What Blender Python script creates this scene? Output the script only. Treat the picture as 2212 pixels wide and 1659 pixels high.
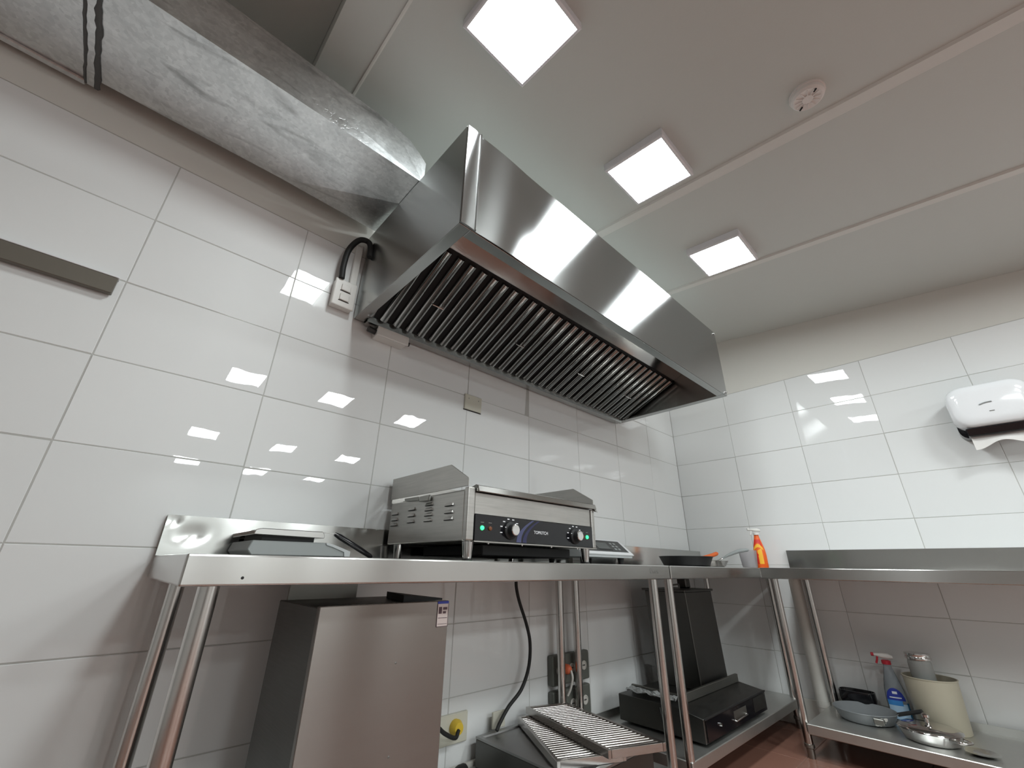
import bpy, bmesh, math, random
from mathutils import Vector, Matrix, noise as mnoise

for o in list(bpy.data.objects):
    bpy.data.objects.remove(o, do_unlink=True)
SC = bpy.context.scene
COL = SC.collection
random.seed(4)
PI = math.pi
V = Vector

# ------------------------------------------------------------------ camera
CAM = V((-3.5602, -1.6798, 0.8828))
RIGHT = V((0.729291, -0.684053, 0.014377))
DOWN = V((0.283950, 0.283477, -0.915977))
FWD = V((0.622501, 0.672096, 0.400974))
cd = bpy.data.cameras.new('camera')
cd.sensor_fit = 'HORIZONTAL'
cd.sensor_width = 36.0
cd.lens = 36.0 * 899.85 / 2212.0
cd.clip_start = 0.02
cam = bpy.data.objects.new('camera', cd)
COL.objects.link(cam)
cam.matrix_world = Matrix(((RIGHT.x, -DOWN.x, -FWD.x, CAM.x),
                           (RIGHT.y, -DOWN.y, -FWD.y, CAM.y),
                           (RIGHT.z, -DOWN.z, -FWD.z, CAM.z),
                           (0, 0, 0, 1)))
SC.camera = cam

# ------------------------------------------------------------------ world, exposure
w = bpy.data.worlds.new('world')
SC.world = w
w.use_nodes = True
w.node_tree.nodes['Background'].inputs[0].default_value = (0.75, 0.8, 0.85, 1)
w.node_tree.nodes['Background'].inputs[1].default_value = 0.05
LAMP_STRENGTH = 22.0
SC.view_settings.view_transform = 'Standard'
SC.view_settings.look = 'None'
SC.view_settings.exposure = 1.4
SC.view_settings.gamma = 1.0
SC.view_settings.use_curve_mapping = False
SC.cycles.max_bounces = 10
SC.cycles.diffuse_bounces = 5
SC.cycles.glossy_bounces = 6
SC.cycles.caustics_reflective = True
SC.cycles.caustics_refractive = False
SC.cycles.sample_clamp_indirect = 6.0
SC.cycles.blur_glossy = 0.8

# ------------------------------------------------------------------ materials
MATS = {}

def new_mat(name):
    m = bpy.data.materials.new(name)
    m.use_nodes = True
    nt = m.node_tree
    return m, nt, nt.nodes['Principled BSDF']

def setc(b, key, v):
    b.inputs[key].default_value = v

def rgba(c):
    return (c[0], c[1], c[2], 1.0)

def plain(name, color, rough=0.5, metal=0.0, spec=0.5, emis=None, estr=0.0, var=0.0, vscale=8.0, bump=0.0, bscale=60.0, alpha=None, trans=0.0, ior=1.45, coat=0.0):
    m, nt, b = new_mat(name)
    setc(b, 'Base Color', rgba(color)); setc(b, 'Roughness', rough); setc(b, 'Metallic', metal)
    setc(b, 'Specular IOR Level', spec); setc(b, 'IOR', ior); setc(b, 'Coat Weight', coat)
    if emis:
        setc(b, 'Emission Color', rgba(emis)); setc(b, 'Emission Strength', estr)
    if trans:
        setc(b, 'Transmission Weight', trans)
    if alpha is not None:
        setc(b, 'Alpha', alpha)
    tc = nt.nodes.new('ShaderNodeTexCoord')
    if var > 0:
        n = nt.nodes.new('ShaderNodeTexNoise'); n.inputs['Scale'].default_value = vscale; n.inputs['Detail'].default_value = 4
        nt.links.new(tc.outputs['Object'], n.inputs['Vector'])
        mr = nt.nodes.new('ShaderNodeMapRange')
        mr.inputs['To Min'].default_value = 1 - var; mr.inputs['To Max'].default_value = 1 + var
        nt.links.new(n.outputs['Fac'], mr.inputs['Value'])
        mx = nt.nodes.new('ShaderNodeVectorMath'); mx.operation = 'SCALE'
        mx.inputs[0].default_value = color[:3]
        nt.links.new(mr.outputs[0], mx.inputs['Scale'])
        nt.links.new(mx.outputs[0], b.inputs['Base Color'])
    if bump > 0:
        n2 = nt.nodes.new('ShaderNodeTexNoise'); n2.inputs['Scale'].default_value = bscale; n2.inputs['Detail'].default_value = 3
        nt.links.new(tc.outputs['Object'], n2.inputs['Vector'])
        bp = nt.nodes.new('ShaderNodeBump'); bp.inputs['Strength'].default_value = bump; bp.inputs['Distance'].default_value = 0.01
        nt.links.new(n2.outputs['Fac'], bp.inputs['Height'])
        nt.links.new(bp.outputs[0], b.inputs['Normal'])
    MATS[name] = m
    return m

def steel(name, color=(0.6, 0.59, 0.57), rough=0.24, aniso=0.0, tangent=(0.04, 0.03, 1), grain=(3, 3, 90), wave=0.0, wscale=3.0, rvar=0.07, var=0.06):
    """brushed stainless steel: grain in roughness and colour, optional sheet waviness"""
    m, nt, b = new_mat(name)
    setc(b, 'Metallic', 1.0)
    tc = nt.nodes.new('ShaderNodeTexCoord')
    mp = nt.nodes.new('ShaderNodeMapping'); mp.inputs['Scale'].default_value = grain
    nt.links.new(tc.outputs['Object'], mp.inputs['Vector'])
    n = nt.nodes.new('ShaderNodeTexNoise'); n.inputs['Scale'].default_value = 4; n.inputs['Detail'].default_value = 5
    nt.links.new(mp.outputs[0], n.inputs['Vector'])
    n3 = nt.nodes.new('ShaderNodeTexNoise'); n3.inputs['Scale'].default_value = 5; n3.inputs['Detail'].default_value = 5
    nt.links.new(tc.outputs['Object'], n3.inputs['Vector'])
    ad = nt.nodes.new('ShaderNodeMath'); ad.operation = 'ADD'
    nt.links.new(n.outputs['Fac'], ad.inputs[0]); nt.links.new(n3.outputs['Fac'], ad.inputs[1])
    mr = nt.nodes.new('ShaderNodeMapRange')
    mr.inputs['From Min'].default_value = 0.6; mr.inputs['From Max'].default_value = 1.4
    mr.inputs['To Min'].default_value = max(0.03, rough - rvar); mr.inputs['To Max'].default_value = rough + rvar
    nt.links.new(ad.outputs[0], mr.inputs['Value']); nt.links.new(mr.outputs[0], b.inputs['Roughness'])
    mr2 = nt.nodes.new('ShaderNodeMapRange')
    mr2.inputs['From Min'].default_value = 0.6; mr2.inputs['From Max'].default_value = 1.4
    mr2.inputs['To Min'].default_value = 1 - var; mr2.inputs['To Max'].default_value = 1 + var
    nt.links.new(ad.outputs[0], mr2.inputs['Value'])
    mx = nt.nodes.new('ShaderNodeVectorMath'); mx.operation = 'SCALE'; mx.inputs[0].default_value = color
    nt.links.new(mr2.outputs[0], mx.inputs['Scale']); nt.links.new(mx.outputs[0], b.inputs['Base Color'])
    if aniso > 0:
        setc(b, 'Anisotropic', aniso)
        cx = nt.nodes.new('ShaderNodeCombineXYZ')
        for i in range(3):
            cx.inputs[i].default_value = tangent[i]
        nt.links.new(cx.outputs[0], b.inputs['Tangent'])
    if wave > 0:
        nw = nt.nodes.new('ShaderNodeTexNoise'); nw.inputs['Scale'].default_value = wscale; nw.inputs['Detail'].default_value = 1
        nt.links.new(tc.outputs['Object'], nw.inputs['Vector'])
        bp = nt.nodes.new('ShaderNodeBump'); bp.inputs['Strength'].default_value = 1.0; bp.inputs['Distance'].default_value = wave
        nt.links.new(nw.outputs['Fac'], bp.inputs['Height']); nt.links.new(bp.outputs[0], b.inputs['Normal'])
    MATS[name] = m
    return m

def galvanized():
    m, nt, b = new_mat('galvanized')
    tc = nt.nodes.new('ShaderNodeTexCoord')
    vor = nt.nodes.new('ShaderNodeTexVoronoi'); vor.inputs['Scale'].default_value = 85
    nt.links.new(tc.outputs['Object'], vor.inputs['Vector'])
    n = nt.nodes.new('ShaderNodeTexNoise'); n.inputs['Scale'].default_value = 7; n.inputs['Detail'].default_value = 9; n.inputs['Roughness'].default_value = 0.7
    nt.links.new(tc.outputs['Object'], n.inputs['Vector'])
    bw = nt.nodes.new('ShaderNodeRGBToBW'); nt.links.new(vor.outputs['Color'], bw.inputs[0])
    ml = nt.nodes.new('ShaderNodeMath'); ml.operation = 'MULTIPLY'; ml.inputs[1].default_value = 0.3
    nt.links.new(bw.outputs[0], ml.inputs[0])
    ad = nt.nodes.new('ShaderNodeMath'); ad.operation = 'ADD'
    nt.links.new(ml.outputs[0], ad.inputs[0]); nt.links.new(n.outputs['Fac'], ad.inputs[1])
    cr = nt.nodes.new('ShaderNodeValToRGB')
    cr.color_ramp.elements[0].position = 0.42; cr.color_ramp.elements[0].color = (0.60, 0.62, 0.63, 1)
    cr.color_ramp.elements[1].position = 0.92; cr.color_ramp.elements[1].color = (0.88, 0.90, 0.91, 1)
    nt.links.new(ad.outputs[0], cr.inputs[0])
    mp = nt.nodes.new('ShaderNodeMapping'); mp.inputs['Scale'].default_value = (1.2, 5, 5)
    nt.links.new(tc.outputs['Object'], mp.inputs['Vector'])
    st = nt.nodes.new('ShaderNodeTexNoise'); st.inputs['Scale'].default_value = 3.0; st.inputs['Detail'].default_value = 7; st.inputs['Distortion'].default_value = 0.8
    nt.links.new(mp.outputs[0], st.inputs['Vector'])
    ms = nt.nodes.new('ShaderNodeMapRange'); ms.inputs['From Min'].default_value = 0.56; ms.inputs['From Max'].default_value = 0.72
    ms.inputs['To Min'].default_value = 1.0; ms.inputs['To Max'].default_value = 0.6
    nt.links.new(st.outputs['Fac'], ms.inputs['Value'])
    sc_ = nt.nodes.new('ShaderNodeVectorMath'); sc_.operation = 'SCALE'
    nt.links.new(cr.outputs[0], sc_.inputs[0]); nt.links.new(ms.outputs[0], sc_.inputs['Scale'])
    nt.links.new(sc_.outputs[0], b.inputs['Base Color'])
    mr = nt.nodes.new('ShaderNodeMapRange'); mr.inputs['To Min'].default_value = 0.2; mr.inputs['To Max'].default_value = 0.42
    nt.links.new(n.outputs['Fac'], mr.inputs['Value']); nt.links.new(mr.outputs[0], b.inputs['Roughness'])
    setc(b, 'Metallic', 1.0)
    bp = nt.nodes.new('ShaderNodeBump'); bp.inputs['Strength'].default_value = 0.35; bp.inputs['Distance'].default_value = 0.002
    nt.links.new(ad.outputs[0], bp.inputs['Height']); nt.links.new(bp.outputs[0], b.inputs['Normal'])
    MATS['galvanized'] = m

def tile_glaze(name, color, rough=0.012):
    m, nt, b = new_mat(name)
    setc(b, 'Roughness', rough); setc(b, 'Specular IOR Level', 0.5)
    oi = nt.nodes.new('ShaderNodeObjectInfo')
    mr = nt.nodes.new('ShaderNodeMapRange'); mr.inputs['To Min'].default_value = 0.975; mr.inputs['To Max'].default_value = 1.02
    nt.links.new(oi.outputs['Random'], mr.inputs['Value'])
    mx = nt.nodes.new('ShaderNodeVectorMath'); mx.operation = 'SCALE'; mx.inputs[0].default_value = color
    nt.links.new(mr.outputs[0], mx.inputs['Scale']); nt.links.new(mx.outputs[0], b.inputs['Base Color'])
    tc = nt.nodes.new('ShaderNodeTexCoord')
    n = nt.nodes.new('ShaderNodeTexNoise'); n.inputs['Scale'].default_value = 9; n.inputs['Detail'].default_value = 2
    geo = nt.nodes.new('ShaderNodeNewGeometry')
    nt.links.new(geo.outputs['Position'], n.inputs['Vector'])
    bp = nt.nodes.new('ShaderNodeBump'); bp.inputs['Strength'].default_value = 0.35; bp.inputs['Distance'].default_value = 0.0007
    nt.links.new(n.outputs['Fac'], bp.inputs['Height']); nt.links.new(bp.outputs[0], b.inputs['Normal'])
    MATS[name] = m

tile_glaze('tile_white', (0.80, 0.81, 0.81))
tile_glaze('tile_floor', (0.25, 0.125, 0.093), 0.17)
plain('grout', (0.48, 0.48, 0.46), 0.9)
plain('grout_dark', (0.16, 0.1, 0.08), 0.9)
plain('plaster', (0.70, 0.69, 0.65), 0.7, var=0.02, vscale=2)
plain('ceiling_paint', (0.61, 0.635, 0.61), 0.42, var=0.015, vscale=1.5, bump=0.03, bscale=120)
plain('trim_paint', (0.72, 0.72, 0.69), 0.35)
plain('room_wall', (0.55, 0.56, 0.55), 0.3)
steel('steel_hood', (0.42, 0.425, 0.425), rough=0.25, aniso=1.0, grain=(2, 2, 120), wave=0.0012, wscale=1.6, rvar=0.02, var=0.03)
steel('steel_side', (0.43, 0.44, 0.43), rough=0.24, grain=(2, 2, 120), wave=0.0008, wscale=1.5, rvar=0.03, var=0.03)
steel('steel_table', (0.50, 0.495, 0.48), rough=0.22, aniso=0.9, grain=(1, 1, 120), wave=0.0002, wscale=4.0, rvar=0.015, var=0.02)
steel('steel_splash', (0.56, 0.56, 0.545), rough=0.14, aniso=0.5, grain=(1, 1, 120), wave=0.001, wscale=4.0, rvar=0.02, var=0.02)
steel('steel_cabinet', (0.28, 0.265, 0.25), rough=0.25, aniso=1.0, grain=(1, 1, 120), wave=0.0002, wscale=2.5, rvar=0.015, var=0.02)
steel('steel_shelf', (0.62, 0.62, 0.60), rough=0.42, grain=(60, 2, 2), rvar=0.05)
steel('steel_leg', (0.62, 0.6, 0.58), rough=0.18, grain=(30, 30, 2))
steel('steel_baffle', (0.40, 0.395, 0.385), rough=0.12, grain=(2, 2, 2), wave=0.0003, wscale=12, rvar=0.04)
steel('steel_inner', (0.40, 0.39, 0.38), rough=0.16, grain=(2, 2, 2), wave=0.0004, wscale=3)
steel('steel_griddle', (0.46, 0.45, 0.43), rough=0.36, grain=(2, 2, 40), wave=0.001, wscale=8, rvar=0.12, var=0.16)
steel('steel_polished', (0.66, 0.65, 0.64), rough=0.09)
steel('steel_dark', (0.13, 0.13, 0.125), rough=0.38, wave=0.001, wscale=6)
steel('steel_dim', (0.3, 0.3, 0.28), rough=0.4)
steel('steel_grate', (0.5, 0.48, 0.46), rough=0.22)
steel('aluminium_tray', (0.36, 0.36, 0.36), rough=0.42)
galvanized()
plain('sealant', (0.10, 0.105, 0.105), 0.7)
plain('lamp_frame', (0.80, 0.80, 0.84), 0.4)
plain('lamp_panel', (1, 1, 1), 0.5, emis=(0.93, 1.0, 1.0), estr=LAMP_STRENGTH)
plain('white_plastic', (0.78, 0.76, 0.73), 0.35)
plain('white_gloss', (0.80, 0.81, 0.83), 0.1)
plain('detector_plastic', (0.80, 0.77, 0.75), 0.45)
plain('grey_plastic', (0.30, 0.32, 0.32), 0.45)
plain('light_grey_plastic', (0.5, 0.52, 0.53), 0.4)
plain('dark_plastic', (0.035, 0.035, 0.035), 0.35)
plain('black_gloss', (0.008, 0.008, 0.010), 0.12)
plain('black_matte', (0.010, 0.010, 0.011), 0.55)
plain('black_rubber', (0.016, 0.016, 0.016), 0.6)
plain('beige_plastic', (0.60, 0.585, 0.5), 0.5)
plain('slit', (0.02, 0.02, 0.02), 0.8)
plain('pvc', (0.62, 0.61, 0.57), 0.4)
plain('outlet_grey', (0.12, 0.125, 0.11), 0.45)
plain('socket_white', (0.6, 0.58, 0.54), 0.5)
plain('orange_plug', (0.75, 0.16, 0.07), 0.4)
plain('yellow_plastic', (0.72, 0.5, 0.05), 0.45)
plain('orange_silicone', (0.72, 0.13, 0.015), 0.5)
plain('grey_coating', (0.22, 0.235, 0.245), 0.32)
plain('bucket_plastic', (0.50, 0.46, 0.36), 0.5, var=0.05)
plain('orange_bottle', (0.86, 0.13, 0.015), 0.3)
plain('yellow_print', (0.95, 0.50, 0.03), 0.4)
plain('red_print', (0.70, 0.03, 0.02), 0.4)
plain('red_plastic', (0.55, 0.03, 0.05), 0.35)
plain('blue_dark_print', (0.03, 0.05, 0.35), 0.4)
plain('blue_print', (0.05, 0.25, 0.62), 0.4)
plain('pale_blue_print', (0.42, 0.6, 0.78), 0.4)
plain('clear_bottle', (0.7, 0.76, 0.82), 0.12, trans=0.75, ior=1.33)
plain('blue_liquid', (0.03, 0.2, 0.42), 0.1, trans=0.3, ior=1.33)
plain('clear_glass', (0.62, 0.64, 0.62), 0.2, trans=0.45, ior=1.3)
plain('frosted_plastic', (0.9, 0.88, 0.9), 0.3, trans=0.7, ior=1.1)
plain('bag_film', (0.6, 0.62, 0.62), 0.12, trans=0.35, ior=1.2)
plain('paper', (0.72, 0.70, 0.68), 0.8)
plain('sticker_paper', (0.62, 0.54, 0.52), 0.6)
plain('sticker_ink', (0.10, 0.06, 0.07), 0.6)
plain('print_white', (0.8, 0.82, 0.85), 0.5)
plain('arc_blue', (0.022, 0.024, 0.075), 0.3)
plain('arc_pale', (0.06, 0.068, 0.15), 0.3)
plain('green_lamp', (0.02, 0.5, 0.12), 0.3, emis=(0.03, 1.0, 0.2), estr=1.2)
plain('amber_lens', (0.16, 0.055, 0.02), 0.3)
plain('lcd', (0.10, 0.11, 0.11), 0.2)
plain('panel_grey', (0.035, 0.037, 0.038), 0.25)
plain('rail_metal', (0.17, 0.155, 0.13), 0.45, metal=0.3)
plain('mark_dark', (0.2, 0.2, 0.19), 0.5, metal=0.6)

# ------------------------------------------------------------------ mesh builder
class B:
    def __init__(self):
        self.b = bmesh.new()
    def _xf(self, verts, m):
        if m is not None:
            bmesh.ops.transform(self.b, matrix=m, verts=verts)
    def box(self, x0, x1, y0, y1, z0, z1, bev=0.0, seg=1, m=None):
        r = bmesh.ops.create_cube(self.b, size=1.0)
        vs = r['verts']
        for v in vs:
            v.co = V((x0 + (v.co.x + .5) * (x1 - x0), y0 + (v.co.y + .5) * (y1 - y0), z0 + (v.co.z + .5) * (z1 - z0)))
        if bev > 0:
            es = list({e for v in vs for e in v.link_edges})
            r2 = bmesh.ops.bevel(self.b, geom=es, offset=bev, segments=seg, affect='EDGES', profile=0.5)
            vs = list({v for f in r2['faces'] for v in f.verts} | {v for v in vs if v.is_valid})
        self._xf(vs, m)
        return self
    def hexa(self, p, bev=0.0):
        """8 corners: bottom loop of four, then top loop of four"""
        vs = [self.b.verts.new(q) for q in p]
        F = [(3, 2, 1, 0), (4, 5, 6, 7), (0, 1, 5, 4), (1, 2, 6, 5), (2, 3, 7, 6), (3, 0, 4, 7)]
        fs = [self.b.faces.new([vs[i] for i in f]) for f in F]
        if bev > 0:
            es = list({e for f in fs for e in f.edges})
            bmesh.ops.bevel(self.b, geom=es, offset=bev, segments=1, affect='EDGES')
        return self
    def prism(self, pts, ext, bev=0.0):
        a = [self.b.verts.new(p) for p in pts]
        c = [self.b.verts.new(V(p) + V(ext)) for p in pts]
        n = len(pts)
        fs = [self.b.faces.new(a[::-1]), self.b.faces.new(c)]
        for i in range(n):
            fs.append(self.b.faces.new((a[i], a[(i + 1) % n], c[(i + 1) % n], c[i])))
        if bev > 0:
            es = list({e for f in fs for e in f.edges})
            bmesh.ops.bevel(self.b, geom=es, offset=bev, segments=1, affect='EDGES')
        return self
    def loft(self, loops, cap=True):
        rows = [[self.b.verts.new(p) for p in lp] for lp in loops]
        n = len(rows[0])
        for r0, r1 in zip(rows, rows[1:]):
            for i in range(n):
                self.b.faces.new((r0[i], r0[(i + 1) % n], r1[(i + 1) % n], r1[i]))
        if cap:
            self.b.faces.new(rows[0][::-1]); self.b.faces.new(rows[-1])
        return self
    def tube(self, pts, r, n=10, cap=True, rs=None):
        pts = [V(p) for p in pts]
        loops = []
        up = None
        for i, p in enumerate(pts):
            d = (pts[min(i + 1, len(pts) - 1)] - pts[max(i - 1, 0)]).normalized()
            if up is None:
                up = V((0, 0, 1)) if abs(d.z) < 0.9 else V((1, 0, 0))
            s = d.cross(up).normalized()
            up = s.cross(d).normalized()
            rr = rs[i] if rs else r
            loops.append([p + s * (rr * math.cos(2 * PI * k / n)) + up * (rr * math.sin(2 * PI * k / n)) for k in range(n)])
        return self.loft(loops, cap)
    def cyl(self, p0, p1, r, n=14, r1=None):
        return self.tube([p0, p1], r, n, rs=[r, r1 if r1 is not None else r])
    def lathe(self, prof, c=(0, 0, 0), n=24, m=None, sx=1.0, sy=1.0):
        """profile of (r, z) revolved about z at c; r = 0 closes the end"""
        rows = []
        vs = []
        for r, z in prof:
            if r <= 1e-6:
                v = self.b.verts.new((c[0], c[1], c[2] + z)); rows.append([v]); vs.append(v)
            else:
                row = [self.b.verts.new((c[0] + sx * r * math.cos(2 * PI * k / n), c[1] + sy * r * math.sin(2 * PI * k / n), c[2] + z)) for k in range(n)]
                rows.append(row); vs += row
        for r0, r1 in zip(rows, rows[1:]):
            for i in range(n):
                j = (i + 1) % n
                if len(r0) == 1 and len(r1) == 1:
                    continue
                if len(r0) == 1:
                    self.b.faces.new((r0[0], r1[j], r1[i]))
                elif len(r1) == 1:
                    self.b.faces.new((r0[i], r0[j], r1[0]))
                else:
                    self.b.faces.new((r0[i], r0[j], r1[j], r1[i]))
        self._xf(vs, m)
        return self
    def grid(self, f, nu, nv, thick=0.0):
        g = [[self.b.verts.new(f(i / nu, j / nv)) for j in range(nv + 1)] for i in range(nu + 1)]
        fs = []
        for i in range(nu):
            for j in range(nv):
                fs.append(self.b.faces.new((g[i][j], g[i + 1][j], g[i + 1][j + 1], g[i][j + 1])))
        if thick:
            bmesh.ops.recalc_face_normals(self.b, faces=fs)
            bmesh.ops.solidify(self.b, geom=fs, thickness=thick)
        return self

def world_loc(o):
    p = V((0, 0, 0))
    while o is not None:
        p = p + o.location
        o = o.parent
    return p

def obj(name, bld, mat, parent=None, smooth=None, recalc=True):
    me = bpy.data.meshes.new(name)
    bm = bld.b if isinstance(bld, B) else bld
    if recalc:
        bmesh.ops.recalc_face_normals(bm, faces=bm.faces[:])
    if parent is not None:
        off = world_loc(parent)
        for v in bm.verts:
            v.co -= off
    bm.to_mesh(me); bm.free()
    me.materials.append(MATS[mat])
    if smooth:
        for p in me.polygons:
            p.use_smooth = True
        me.set_sharp_from_angle(angle=math.radians(smooth))
    o = bpy.data.objects.new(name, me)
    COL.objects.link(o)
    if parent is not None:
        o.parent = parent
    return o

def meta(o, label=None, cat=None, group=None, kind=None):
    if label: o['label'] = label
    if cat: o['category'] = cat
    if group: o['group'] = group
    if kind: o['kind'] = kind
    return o

def thing(name, label, cat, loc, group=None):
    o = bpy.data.objects.new(name, None)
    COL.objects.link(o)
    o.empty_display_size = 0.05
    o.location = loc
    return meta(o, label, cat, group)

def single(name, bld, mat, label, cat, smooth=None, group=None):
    """a thing of one mesh, its origin at the middle of its base"""
    bm = bld.b
    xs = [v.co.x for v in bm.verts]; ys = [v.co.y for v in bm.verts]; zs = [v.co.z for v in bm.verts]
    c = V(((min(xs) + max(xs)) / 2, (min(ys) + max(ys)) / 2, min(zs)))
    for v in bm.verts:
        v.co -= c
    o = obj(name, bld, mat, None, smooth)
    o.location = c
    return meta(o, label, cat, group)

def copy_tree(o, parent=None):
    c = o.copy()
    COL.objects.link(c)
    if parent is not None:
        c.parent = parent
    for ch in list(o.children):
        copy_tree(ch, c)
    return c

def lettering(name, s, size, origin, xdir, ydir, mat, parent, extrude=0.0006, align='CENTER', shear=0.0):
    cu = bpy.data.curves.new(name, 'FONT')
    cu.body = s; cu.size = size; cu.extrude = extrude; cu.align_x = align; cu.align_y = 'CENTER'; cu.shear = shear
    tmp = bpy.data.objects.new(name + '_tmp', cu)
    COL.objects.link(tmp)
    dg = bpy.context.evaluated_depsgraph_get()
    me = bpy.data.meshes.new_from_object(tmp.evaluated_get(dg))
    bpy.data.objects.remove(tmp, do_unlink=True)
    xd = V(xdir).normalized(); yd = V(ydir).normalized(); zd = xd.cross(yd)
    off = world_loc(parent)
    for v in me.vertices:
        v.co = V(origin) + xd * v.co.x + yd * v.co.y + zd * v.co.z - off
    me.materials.clear(); me.materials.append(MATS[mat])
    o = bpy.data.objects.new(name, me)
    COL.objects.link(o); o.parent = parent
    return o

def bez(pts, n=8):
    """Catmull-Rom through the points"""
    P = [V(p) for p in pts]
    P = [P[0] * 2 - P[1]] + P + [P[-1] * 2 - P[-2]]
    out = []
    for i in range(1, len(P) - 2):
        for k in range(n):
            t = k / n
            a, b_, c, d = P[i - 1], P[i], P[i + 1], P[i + 2]
            out.append(0.5 * ((2 * b_) + (c - a) * t + (2 * a - 5 * b_ + 4 * c - d) * t * t + (3 * b_ - a - 3 * c + d) * t ** 3))
    out.append(P[-2])
    return out

# ------------------------------------------------------------------ room
X_LEFT, Y_BACK = -5.6, -6.0
CEIL0, SLOPE = 2.803, 0.115
def cz(y): return CEIL0 + SLOPE * y
TW, TH = 0.46657, 0.2655
TOP_TILE = 2.2453
GAP = 0.0026

def tile_mesh(name, wdt, hgt, thick, mat, ax):
    """front face chamfered; ax 'y': front towards -y, 'x': front towards -x, 'z': front up"""
    b = B(); c = 0.0016
    wv, hv = wdt / 2 - GAP / 2, hgt / 2 - GAP / 2
    back = [(-wv, -hv), (wv, -hv), (wv, hv), (-wv, hv)]
    fr = [(-wv + c, -hv + c), (wv - c, -hv + c), (wv - c, hv - c), (-wv + c, hv - c)]
    def P(u, v, d):
        if ax == 'y': return (u, -d, v)
        if ax == 'x': return (-d, u, v)
        return (u, v, d)
    b.loft([[P(u, v, -thick) for u, v in back], [P(u, v, -c) for u, v in back], [P(u, v, 0) for u, v in fr]])
    bmesh.ops.recalc_face_normals(b.b, faces=b.b.faces[:])
    me = bpy.data.meshes.new(name); b.b.to_mesh(me); b.b.free()
    me.materials.append(MATS[mat])
    return me

def lay(me_cache, parent, wdt, hgt, thick, mat, ax, loc, tilt=0.0022):
    key = (round(wdt, 3), round(hgt, 3), ax, mat)
    if key not in me_cache:
        me_cache[key] = tile_mesh('tile', wdt, hgt, thick, mat, ax)
    o = bpy.data.objects.new('tile', me_cache[key])
    COL.objects.link(o); o.parent = parent
    o.location = loc
    o.rotation_euler = (random.gauss(0, tilt), random.gauss(0, tilt), random.gauss(0, tilt)) if ax != 'z' else (0, 0, 0)
    return o

floor = meta(obj('floor', B().box(X_LEFT - .12, .12, Y_BACK - .12, .12, -.12, -.0015), 'grout_dark'), kind='structure')
wl = meta(obj('wall_left', B().box(X_LEFT, 0.0, .0016, .12, -.12, 2.95), 'grout'), kind='structure')
wr = meta(obj('wall_right', B().box(.0016, .12, Y_BACK, .12, -.12, 2.95), 'grout'), kind='structure')
meta(obj('wall_back', B().box(X_LEFT, 0, Y_BACK - .12, Y_BACK, -.12, 2.95), 'room_wall'), kind='structure')
meta(obj('wall_far', B().box(X_LEFT - .12, X_LEFT, Y_BACK - .12, .12, -.12, 2.95), 'room_wall'), kind='structure')
cache = {}
rows = []
z = TOP_TILE
while z > 0.01:
    h = min(TH, z); rows.append((z - h / 2, h)); z -= TH
xs = []
x = 0.0
first = 0.4605
edges = [0.0, -first]
while edges[-1] > X_LEFT + 0.05:
    edges.append(max(edges[-1] - TW, X_LEFT))
for a, c in zip(edges, edges[1:]):
    for zc, h in rows:
        lay(cache, wl, a - c, h, .0105, 'tile_white', 'y', ((a + c) / 2, 0, zc))
edges = [0.0, -0.4879]
while edges[-1] > Y_BACK + 0.05:
    edges.append(max(edges[-1] - TW, Y_BACK))
for a, c in zip(edges, edges[1:]):
    for zc, h in rows:
        lay(cache, wr, a - c, h, .0105, 'tile_white', 'x', (0, (a + c) / 2, zc))
obj('plaster_band', B().box(X_LEFT, 0, .0, .003, TOP_TILE + .002, 2.94), 'plaster', wl)
obj('plaster_band', B().box(.0, .003, Y_BACK, 0, TOP_TILE + .002, 2.94), 'plaster', wr)
FT = 0.45
fx = -0.17
xe = [0.0, fx]
while xe[-1] > X_LEFT: xe.append(max(xe[-1] - FT, X_LEFT))
ye = [0.0, -0.28]
while ye[-1] > Y_BACK: ye.append(max(ye[-1] - FT, Y_BACK))
for a, c in zip(xe, xe[1:]):
    for d, e in zip(ye, ye[1:]):
        lay(cache, floor, a - c, d - e, .008, 'tile_floor', 'z', ((a + c) / 2, (d + e) / 2, 0))

# sloped ceiling: a deck with four wide panels, a raised bay at the left
XR = -3.455
def slab(x0, x1, y0, y1, dz0, dz1):
    return B().hexa([(x0, y1, cz(y1) + dz0), (x1, y1, cz(y1) + dz0), (x1, y0, cz(y0) + dz0), (x0, y0, cz(y0) + dz0),
                     (x0, y1, cz(y1) + dz1), (x1, y1, cz(y1) + dz1), (x1, y0, cz(y0) + dz1), (x0, y0, cz(y0) + dz1)])
ceil = meta(obj('ceiling', slab(XR, 0, 0, Y_BACK, .012, .26), 'ceiling_paint'), kind='structure')
for a, c in ((-.001, -1.012), (-1.014, -1.858), (-1.860, -3.288), (-3.290, XR)):
    obj('ceiling_panel', slab(c, a, -.001, Y_BACK, 0, .0119), 'ceiling_paint', ceil)
meta(obj('ceiling_bay', slab(X_LEFT, XR - .001, 0, Y_BACK, .19, .26), 'ceiling_paint'), kind='structure')
for i, (a, c, t) in enumerate(((-.985, -1.042, .011), (-1.825, -1.895, .011), (-3.284, -3.296, .004))):
    bb = B()
    y0, y1 = -.002, Y_BACK + .01
    bb.loft([[(c, y, cz(y) - .0002), (c + .006, y, cz(y) - t), (a - .012, y, cz(y) - t), (a, y, cz(y) - .0002)] for y in (y0, y1)])
    meta(obj('trim_%d' % (i + 1), bb, 'trim_paint'), kind='structure')

# pale ledge where both walls meet the floor
meta(obj('baseboard_left', B().box(-5.5, -.03, -.028, -.0105, 0.0, .168, .004), 'pvc'), kind='structure')
meta(obj('baseboard_right', B().box(-.028, -.0105, -5.5, -.03, 0.0, .15, .004), 'pvc'), kind='structure')

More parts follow.
